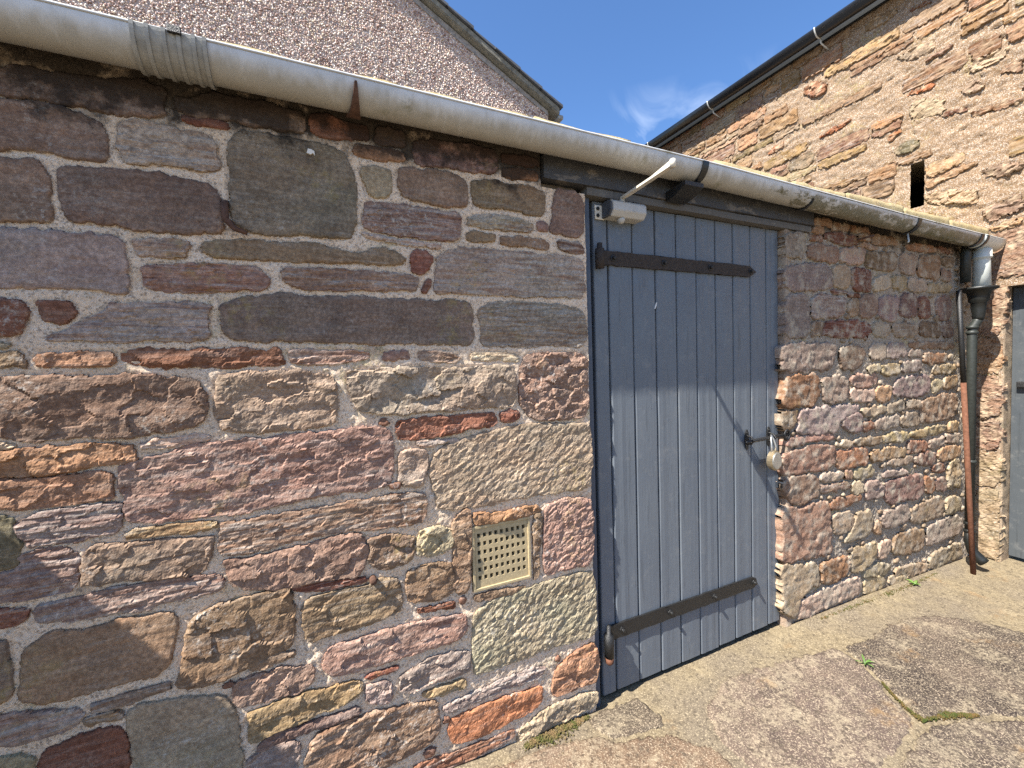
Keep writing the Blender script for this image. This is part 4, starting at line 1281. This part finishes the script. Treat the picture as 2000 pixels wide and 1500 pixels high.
# ================================================================== AIR VENT
vent = thing('air_vent', 'buff square air brick with rows of small square holes', 'air vent')
VX0, VX1, VZ0, VZ1 = 0.457, 0.677, 0.578, 0.802
bm = bmesh.new()
for a, b, c, d in ((VX0, VX1, VZ0, VZ0 + 0.009), (VX0, VX1, VZ1 - 0.009, VZ1), (VX0, VX0 + 0.009, VZ0 + 0.009, VZ1 - 0.009), (VX1 - 0.009, VX1, VZ0 + 0.009, VZ1 - 0.009)):
    box(bm, (a, -0.004, c), (b, 0.05, d), 0.001, 1)
obj('outer_rim', bm, M['vent'], vent)
hx = np.linspace(0.4725, 0.6625, 10); hz = np.linspace(0.606, 0.782, 7)
hw, hh = 0.0118, 0.0148
bm = bmesh.new()
xs = [VX0 + 0.009] + [t for i in range(9) for t in ((hx[i] + hx[i + 1]) / 2 - hw / 2, (hx[i] + hx[i + 1]) / 2 + hw / 2)] + [VX1 - 0.009]
zs = [VZ0 + 0.009] + [t for i in range(6) for t in ((hz[i] + hz[i + 1]) / 2 - hh / 2, (hz[i] + hz[i + 1]) / 2 + hh / 2)] + [VZ1 - 0.009]
grid = {}
def gv_(i, j, k): 
    if (i, j, k) not in grid: grid[(i, j, k)] = bm.verts.new((xs[i], 0.001 if k == 0 else 0.03, zs[j]))
    return grid[(i, j, k)]
hole = lambda i, j: i % 2 == 1 and j % 2 == 1
for i in range(len(xs) - 1):
    for j in range(len(zs) - 1):
        if hole(i, j):
            for (a, b), (c, d) in (((i, j), (i + 1, j)), ((i + 1, j), (i + 1, j + 1)), ((i + 1, j + 1), (i, j + 1)), ((i, j + 1), (i, j))):
                bm.faces.new((gv_(a, b, 0), gv_(c, d, 0), gv_(c, d, 1), gv_(a, b, 1)))
        else:
            bm.faces.new((gv_(i, j, 0), gv_(i + 1, j, 0), gv_(i + 1, j + 1, 0), gv_(i, j + 1, 0)))
me = bpy.data.meshes.new('lattice'); bm.to_mesh(me); bm.free()
link('lattice', me, M['vent'], vent)
new_box('dark_back', (VX0, 0.031, VZ0), (VX1, 0.05, VZ1), M['dark'], vent)

# ================================================================== SHED GUTTER AND DOWNPIPE
gut = thing('rain_gutter', 'pale grey half-round plastic gutter along the shed eave, stained with algae', 'gutter')
GY, GR, GD = -0.077, 0.056, 0.063


def lip(x): return float(np.interp(x, [-1.5, 1.45, 3.1, 4.3], [2.118, 2.117, 2.088, 2.076]))


def gutter_shell(x0, x1, r_in, r_out, n, lipf=lip, cy=GY, gr=GR, gd=GD, bead=True):
    bm = bmesh.new(); seg = 28; rings = []
    for x in np.linspace(x0, x1, n):
        zl = lipf(x); ring = []
        for t in np.linspace(0, math.pi, seg): ring.append(bm.verts.new((x, cy - (gr + r_out) * math.cos(t), zl - (gd + r_out) * math.sin(t))))
        for t in np.linspace(math.pi, 0, seg): ring.append(bm.verts.new((x, cy - (gr + r_in) * math.cos(t), zl - (gd + r_in) * math.sin(t))))
        rings.append(ring)
    m = len(rings[0])
    for a, b in zip(rings, rings[1:]):
        for k in range(m): bm.faces.new((a[k], a[(k + 1) % m], b[(k + 1) % m], b[k]))
    bm.faces.new(list(reversed(rings[0]))); bm.faces.new(rings[-1])
    if bead: tube(bm, [(x, cy - gr - (r_in + r_out) / 2, lipf(x)) for x in np.linspace(x0, x1, n)], 0.0042, 8)
    return bm


obj('trough', gutter_shell(-1.3, 3.95, -0.003, 0.0, 40), M['gutter'], gut, True)
j = obj('union_joint', gutter_shell(-0.328, -0.190, 0.001, 0.0045, 4, bead=False), M['joint'], gut, False)
for x in (-0.326, -0.300, -0.270, -0.243, -0.215, -0.194):
    obj('ridge', gutter_shell(x - 0.004, x + 0.004, 0.003, 0.0085, 2, bead=False), M['joint'], j, False)
new_box('clip', (-0.262, -0.148, 2.108), (-0.236, -0.139, 2.124), M['iron_black'], j, 0.001, 1)
obj('outlet_fitting', gutter_shell(3.90, 4.205, -0.002, 0.004, 6), M['outlet'], gut, True)


def strap_bracket(x, t0, t1, w0, w1, th=0.006):
    bm = bmesh.new(); rings = []; n = 20
    for k in range(n + 1):
        t = t0 + (t1 - t0) * k / n; w = w0 + (w1 - w0) * k / n
        zl = lip(x)
        for_r = []
        for dx, rr in ((-w / 2, 0.001), (w / 2, 0.001), (w / 2, th), (-w / 2, th)):
            for_r.append(bm.verts.new((x + dx, GY - (GR + rr) * math.cos(t), zl - (GD + rr) * math.sin(t))))
        rings.append(for_r)
    for a, b in zip(rings, rings[1:]):
        for k in range(4): bm.faces.new((a[k], a[(k + 1) % 4], b[(k + 1) % 4], b[k]))
    bm.faces.new(list(reversed(rings[0]))); bm.faces.new(rings[-1])
    return bm


obj('bracket', strap_bracket(0.135, 2.2, 0.22, 0.040, 0.006, 0.010), M['rust_dark'], gut)
obj('bracket', strap_bracket(1.425, 2.6, 0.02, 0.030, 0.030), M['plastic_dark'], gut)
obj('bracket', strap_bracket(2.13, 2.4, 0.55, 0.030, 0.008), M['plastic_dark'], gut)
obj('bracket', strap_bracket(3.08, 2.6, 0.02, 0.040, 0.030), M['plastic_dark'], gut)
obj('bracket', strap_bracket(3.86, 2.6, 0.02, 0.030, 0.030), M['plastic_dark'], gut)
obj('bracket', strap_bracket(3.93, 2.6, 0.02, 0.022, 0.022, 0.010), M['plastic_dark'], gut)
bm = bmesh.new(); prism(bm, [(-0.015, 2.028), (-0.015, 1.990), (-0.060, 1.998), (-0.115, 2.022), (-0.115, 2.038)], 'x', 1.335, 1.435)
obj('bracket_block', bm, M['iron_black'], gut)
bm = bmesh.new(); tube(bm, [(3.08, -0.08, 2.02), (3.08, -0.085, 1.975), (3.072, -0.085, 1.968)], 0.005, 8); obj('hook', bm, M['plastic_pale'], gut, True)

dp = thing('downpipe', 'white outlet above a black iron hopper and grey-green downpipe', 'downpipe')
OX = 4.035
bm = bmesh.new(); lathe(bm, [(0.047, 2.012), (0.047, 1.965), (0.050, 1.963), (0.050, 1.955), (0.040, 1.950), (0.041, 1.935), (0.046, 1.752)], OX, -0.077, 32)
obj('outlet_pipe', bm, M['outlet'], dp, True)
bm = bmesh.new(); lathe(bm, [(0.030, 1.735), (0.078, 1.740), (0.084, 1.754), (0.090, 1.754), (0.090, 1.741), (0.074, 1.732), (0.056, 1.722), (0.050, 1.69), (0.048, 1.665), (0.038, 1.655), (0.034, 1.61), (0.029, 1.565), (0.025, 1.545)], 3.925, -0.10, 36)
obj('hopper', bm, M['hopper'], dp, True)
bm = bmesh.new(); tube(bm, [(3.925, -0.10, 1.56), (3.92, -0.095, 1.535), (3.91, -0.085, 1.51), (3.90, -0.080, 1.47), (3.90, -0.080, 0.10)], 0.024, 20)
obj('pipe', bm, M['pipe'], dp, True)
for z in (1.50, 1.465, 0.62, 0.205, 0.155):
    bm = bmesh.new(); lathe(bm, [(0.024, z - 0.011), (0.029, z - 0.008), (0.030, z), (0.029, z + 0.008), (0.024, z + 0.011)], 3.90, -0.080, 24)
    obj('collar', bm, M['pipe' if z > 0.5 else 'hopper'], dp, True)
bm = bmesh.new(); tube(bm, [(3.90, -0.080, 0.16), (3.90, -0.081, 0.08), (3.905, -0.095, 0.02), (3.915, -0.130, -0.025), (3.92, -0.145, -0.04)], [0.026, 0.026, 0.028, 0.031, 0.032], 20)
obj('shoe', bm, M['hopper'], dp, True)

rod = thing('iron_rod', 'thin rusty iron rod leaning beside the downpipe', 'rod')
P0, P1 = Vector((3.765, -0.060, 1.735)), Vector((3.825, -0.126, -0.112))
Pm = P0.lerp(P1, 0.32)
bm = bmesh.new(); tube(bm, [P0, P0.lerp(P1, 0.15), Pm], 0.0135, 10); obj('painted_end', bm, M['iron_black'], rod, True)
bm = bmesh.new(); tube(bm, [Pm, P0.lerp(P1, 0.7), P1], 0.0140, 10); obj('rusty_length', bm, M['rust'], rod, True)

# ================================================================== BARN
barn = thing('stone_barn', 'tall sunlit rubble stone barn with a narrow slit opening', 'barn')
on_barn = lambda u, v, h: (XB - h, u, v)
bst = parse(BARN_STONES)
for _, _, p_ in bst:
    p_[:, 0] = np.where((p_[:, 1] < 1.765) & (p_[:, 0] < -0.128), -0.128, p_[:, 0])
BDOOR = (-1.30, -0.126, -1, 1.765); SLIT = (0.300, 0.378, 2.455, 2.787); HID = (0.06, 9, -1, 1.98)
add_stones(barn, bst, on_barn, True, 0.009, M['slab_barn'], 2000, 1.7, 1.5, 2.5, 0.08, 0.006, 0.004, True, (0.80, 0.665, 0.53))
rng = np.random.default_rng(5)
allb = courses(-1.65, 3.5, -0.15, 4.22, rng, (0.06, 0.15), (0.16, 0.50), 'ttktkowgymtyk', 'bBBl', bst, [BDOOR, SLIT, HID], 0.008)
see = [s_ for s_ in allb if s_[2][:, 0].max() > -0.36 and s_[2][:, 1].max() > 1.9]
far = [s_ for s_ in allb if not (s_[2][:, 0].max() > -0.36 and s_[2][:, 1].max() > 1.9)]
add_stones(barn, see, on_barn, True, 0.012, M['stone_barn'], 2300, 1.15, 1.6, 2.0, 0.19, 0.005, 0.007, True, (0.78, 0.61, 0.45))
joined_stones('rubble_infill', barn, far, on_barn, True, 0.02, M['stone_barn'], 2900, 2.0, 0.6, lin(168, 142, 114), 0.006)
mortar_sheet(barn, 'mortar', bst + allb, -1.65, 3.5, -0.15, 4.24, 0.012, on_barn, True, M['mortar_barn'], [BDOOR, SLIT, HID], 77, 3.2, -0.004, True)
for a, b, c, d in ((-1.65, -1.30, -0.3, 4.25), (-1.30, -0.10, 1.775, 4.25), (-0.10, SLIT[0], -0.3, 4.25), (SLIT[0], SLIT[1] + 0.35, -0.3, SLIT[2] - 0.04), (SLIT[0], SLIT[1] + 0.35, SLIT[3] + 0.01, 4.25), (SLIT[1] + 0.35, 3.5, -0.3, 4.25)):
    new_box('wall_core', (XB + 0.035, a, c), (XB + 0.55, b, d), M['core'], barn)
new_box('dark_interior', (XB + 0.54, 0.1, 2.3), (XB + 0.58, 0.9, 2.9), M['dark'], barn)
rough_box('door_jamb', (XB + 0.006, -0.130, -0.14), (XB + 0.30, -0.09, 1.775), 0.02, 0.004, 22, M['slab_barn'], barn, 2).color = (*[v * 0.6 for v in lin(170, 152, 130)], 0.1)
bd = new_box('barn_door', (XB + 0.142, -1.28, -0.09), (XB + 0.16, -0.131, 1.77), M['barn_door'], barn)
yy = -0.131
while yy > -1.27:
    new_box('board', (XB + 0.118, yy - 0.118, -0.085), (XB + 0.140, yy - 0.003, 1.765), M['barn_door'], bd, 0.003)
    yy -= 0.121
new_box('latch', (XB + 0.085, -0.30, 1.09), (XB + 0.118, -0.165, 1.13), M['iron_black'], bd, 0.004)
new_box('fascia', (XB - 0.035, -1.65, 4.10), (XB - 0.012, 3.5, 4.20), M['hopper'], barn)
bm = bmesh.new(); prism(bm, [(XB - 0.06, 4.19), (XB + 3.0, 6.2), (XB + 3.0, 6.26), (XB - 0.075, 4.215)], 'y', -1.7, 3.55)
obj('roof', bm, M['slate'], barn)
for v_ in barn.children:
    pass
bg = thing('barn_gutter', 'black half-round plastic gutter under the barn eave', 'gutter')
bm = bmesh.new(); seg = 22; rings = []
for y in (-1.7, 0.0, 1.5, 3.55):
    rings.append([bm.verts.new((XB - 0.13 - r * math.cos(t), y, 4.160 - r * 1.15 * math.sin(t))) for r, ts in ((0.058, np.linspace(0, math.pi, seg)), (0.055, np.linspace(math.pi, 0, seg))) for t in ts])
m_ = len(rings[0])
for a, b in zip(rings, rings[1:]):
    for k in range(m_): bm.faces.new((a[k], a[(k + 1) % m_], b[(k + 1) % m_], b[k]))
bm.faces.new(rings[0]); bm.faces.new(list(reversed(rings[-1])))
obj('trough', bm, M['plastic_dark'], bg, True)
for y in (-0.12, 0.96, 2.06, 2.98):
    bm = bmesh.new()
    tube(bm, [(XB - 0.13 - 0.0605 * math.cos(t), y, 4.162 - 0.0700 * math.sin(t)) for t in np.linspace(0, 2.2, 14)], 0.006, 6)
    tube(bm, [(XB - 0.105, y, 4.095), (XB - 0.10, y - 0.004, 4.055), (XB - 0.03, y - 0.01, 4.03), (XB + 0.02, y - 0.01, 4.02)], 0.006, 6)
    obj('bracket', bm, M['plastic_pale'], bg, True)

# ================================================================== PEBBLEDASHED HOUSE
house = thing('pebbledash_house', 'pebbledashed house gable with a lichened verge rising behind the shed', 'house')
HY, EX, EZ, SL, AX = 2.2, 2.10, 3.715, 0.528, -1.8
AZ = EZ + SL * (EX - AX)
bm = bmesh.new(); prism(bm, [(2 * AX - EX, -0.1), (EX, -0.1), (EX, EZ - 0.02), (AX, AZ - 0.02), (2 * AX - EX, EZ - 0.02)], 'y', HY, HY + 6)
obj('gable_wall', bm, M['dash'], house)
bm = bmesh.new()
up = lambda x, d: (x, EZ + SL * (EX - x) + d)
prism(bm, [up(EX + 0.09, 0.0), up(AX, 0.0), up(AX, 0.062), up(EX + 0.09, 0.062)], 'y', HY - 0.07, HY + 0.2)
bmesh.ops.bevel(bm, geom=bm.edges[:], offset=0.008, segments=2, affect='EDGES')
obj('verge', bm, M['verge'], house)
bm = bmesh.new(); prism(bm, [(2 * AX - EX - 0.13, EZ), (AX, AZ), (AX, AZ + 0.085), (2 * AX - EX - 0.13, EZ + 0.085)], 'y', HY - 0.07, HY + 0.2)
obj('verge', bm, M['verge'], house)
x = EX + 0.09
while x > AX:                                  # slate courses: their ends make the stepped roof line
    w = 0.215
    bm = bmesh.new(); prism(bm, [up(x + 0.02, 0.064), up(x - w, 0.064), up(x - w, 0.074), up(x + 0.02, 0.088)], 'y', HY - 0.085 + random.uniform(-0.01, 0.01), HY + 6.1)
    obj('slate_course', bm, M['slate'], house)
    x -= w
bm = bmesh.new(); prism(bm, [(2 * AX - EX - 0.15, EZ + 0.09), (AX, AZ + 0.09), (AX, AZ + 0.12), (2 * AX - EX - 0.15, EZ + 0.12)], 'y', HY - 0.08, HY + 6.1)
obj('roof_slope', bm, M['slate'], house)
bm = bmesh.new(); prism(bm, [up(EX - 0.005, -0.012), up(AX, -0.012), up(AX, -0.06), up(0.6, -0.055), up(1.3, -0.065), up(EX - 0.005, -0.05)], 'y', HY - 0.012, HY + 0.05)
obj('render_band', bm, M['fillet'], house)
new_box('eave_gutter_end', (EX + 0.085, HY - 0.05, EZ - 0.075), (EX + 0.14, HY + 5.8, EZ - 0.035), M['joint'], house, 0.01)
# the dashed pebbles themselves
rng = np.random.default_rng(3)
sp = 0.0130
px, pz = np.meshgrid(np.arange(-2.4, EX, sp), np.arange(2.75, 5.2, sp))
px = (px + rng.uniform(-0.5, 0.5, px.shape) * sp).ravel(); pz = (pz + rng.uniform(-0.5, 0.5, pz.shape) * sp).ravel()
ok = (pz < EZ + SL * (EX - px) - 0.05 + 0.02 * fbm(px * 8, pz * 8, 3, 2)) & (px < EX - 0.01) & (pz < 4.75) & (pz > 2.9 - 0.0 * px)
px, pz = px[ok], pz[ok]; n = len(px)
rad = rng.uniform(0.0050, 0.0095, n)
octv = np.array([[1, 0, 0], [-1, 0, 0], [0, 1, 0], [0, -1, 0], [0, 0, 1], [0, 0, -1]], float)
octf = np.array([[0, 2, 4], [2, 1, 4], [1, 3, 4], [3, 0, 4], [2, 0, 5], [1, 2, 5], [3, 1, 5], [0, 3, 5]])
q = rng.normal(size=(n, 4)); q /= np.linalg.norm(q, axis=1, keepdims=True)
w_, a_, b_, c_ = q.T
Rm = np.stack([np.stack([1 - 2 * (b_ ** 2 + c_ ** 2), 2 * (a_ * b_ - c_ * w_), 2 * (a_ * c_ + b_ * w_)], 1),
               np.stack([2 * (a_ * b_ + c_ * w_), 1 - 2 * (a_ ** 2 + c_ ** 2), 2 * (b_ * c_ - a_ * w_)], 1),
               np.stack([2 * (a_ * c_ - b_ * w_), 2 * (b_ * c_ + a_ * w_), 1 - 2 * (a_ ** 2 + b_ ** 2)], 1)], 1)
sc = rng.uniform(0.7, 1.25, (n, 1, 3))
pv = np.einsum('nij,nkj->nki', Rm, octv[None] * sc) * rad[:, None, None]
pv += np.stack([px, HY - 0.002 + rng.uniform(-0.003, 0.003, n), pz], 1)[:, None, :]
pf = (octf[None] + (np.arange(n) * 6)[:, None, None]).reshape(-1, 3)
me = mesh_from('pebbles', pv.reshape(-1, 3), pf)
tints = np.array([lin(236, 222, 212), lin(226, 204, 192), lin(208, 182, 168), lin(182, 152, 140), lin(222, 204, 180), lin(146, 120, 110), lin(242, 232, 222)])
tc = tints[rng.integers(0, len(tints), n)] * rng.uniform(0.8, 1.1, (n, 1))
at = me.attributes.new('tint', 'FLOAT_COLOR', 'POINT')
at.data.foreach_set('color', np.repeat(np.concatenate([tc, np.ones((n, 1))], 1), 6, axis=0).astype(np.float32).ravel())
tag(link('pebbles', me, M['pebble'], house), kind='stuff')

# ================================================================== MOSS AND WEEDS
def moss(name, label, path, width, n, mat, seed, wall=None):
    rng = np.random.default_rng(seed)
    path = np.array(path, float)
    seglen = np.linalg.norm(np.diff(path, axis=0), axis=1); cum = np.concatenate([[0], np.cumsum(seglen)])
    cos, fs = [], []
    for k in range(n):
        s_ = rng.uniform(0, cum[-1]); i = min(np.searchsorted(cum, s_, 'right') - 1, len(seglen) - 1)
        p = path[i] + (path[i + 1] - path[i]) * (s_ - cum[i]) / seglen[i]
        env = 0.35 + 0.65 * math.sin(math.pi * min(max(s_ / cum[-1], 0.02), 0.98))
        clump = float(noise2(s_ * 38, seed * 3.1, 9)) * 0.5 + 0.5
        if rng.random() > 0.25 + 0.9 * clump: continue
        p = p + rng.normal(0, width * (0.2 + 0.55 * clump) * env, 2)
        r = rng.uniform(0.0014, 0.0040)
        z = float(zg(p[0], p[1])) + 0.006 + rng.uniform(-0.002, 0.004)
        v = octv * r * np.array([1, 1, rng.uniform(0.7, 1.5)]) * rng.uniform(0.7, 1.3, (6, 1)) + np.array([p[0], p[1], z])
        fs.append(octf + 6 * len(cos)); cos.append(v)
    o = link(name, mesh_from(name, np.concatenate(cos), np.concatenate(fs)), mat)
    tag(o, label, 'moss', None, 'stuff')
    return o


moss('moss', 'olive and brown moss filling the bent joint between flagstones',
     [(2.10, -.41), (2.062, -.462), (2.022, -.525), (2.004, -.578), (2.055, -.592), (2.129, -.612), (2.22, -.66)], 0.015, 2600, M['moss'], 1)
moss('moss', 'dry yellow-brown moss at the foot of the wall left of the door', [(0.62, -.03), (0.70, -.022), (0.83, -.018), (0.90, -.012)], 0.034, 2200, M['moss_dry'], 2)
moss('moss', 'thin green moss along the foot of the wall right of the door', [(2.35, -.03), (2.8, -.03), (3.24, -.035), (3.6, -.03)], 0.020, 1500, M['moss'], 4)


def weed(name, label, c, n, length, width, mat, seed, cat='weed'):
    r = random.Random(seed)
    t_ = thing(name, label, cat)
    z0 = float(zg(c[0], c[1])) + 0.004
    t_.location = (c[0], c[1], z0)
    for k in range(n):
        a = k * 2.4 + r.uniform(-0.4, 0.4); L_ = length * r.uniform(0.6, 1.15); up_ = r.uniform(0.6, 1.35)
        bm = bmesh.new(); prev = None
        for i in range(7):
            t = i / 6; rr = L_ * t * math.cos(up_ * (1 - t * 0.7)) ; zz = L_ * math.sin(up_) * (t - 0.55 * t * t)
            w = width * math.sin(math.pi * min(0.06 + t * 0.94, 1.0)) ** 0.8 + 0.0004
            c0 = Vector((math.cos(a) * rr, math.sin(a) * rr, zz)); s_ = Vector((-math.sin(a), math.cos(a), 0)) * w
            row = [bm.verts.new(c0 - s_ + Vector((0, 0, w * 0.5))), bm.verts.new(c0), bm.verts.new(c0 + s_ + Vector((0, 0, w * 0.5)))]
            if prev:
                bm.faces.new((prev[0], prev[1], row[1], row[0])); bm.faces.new((prev[1], prev[2], row[2], row[1]))
            prev = row
        obj('leaf', bm, mat, t_, True)
    return t_


weed('weed_tuft', 'small bright green weed growing between two flagstones', (2.165, -.318), 6, 0.042, 0.0034, M['leaf'], 3)
weed('grass_sprig', 'tiny green sprig at the foot of the wall near the downpipe', (3.27, -.05), 7, 0.045, 0.006, M['grass'], 5)
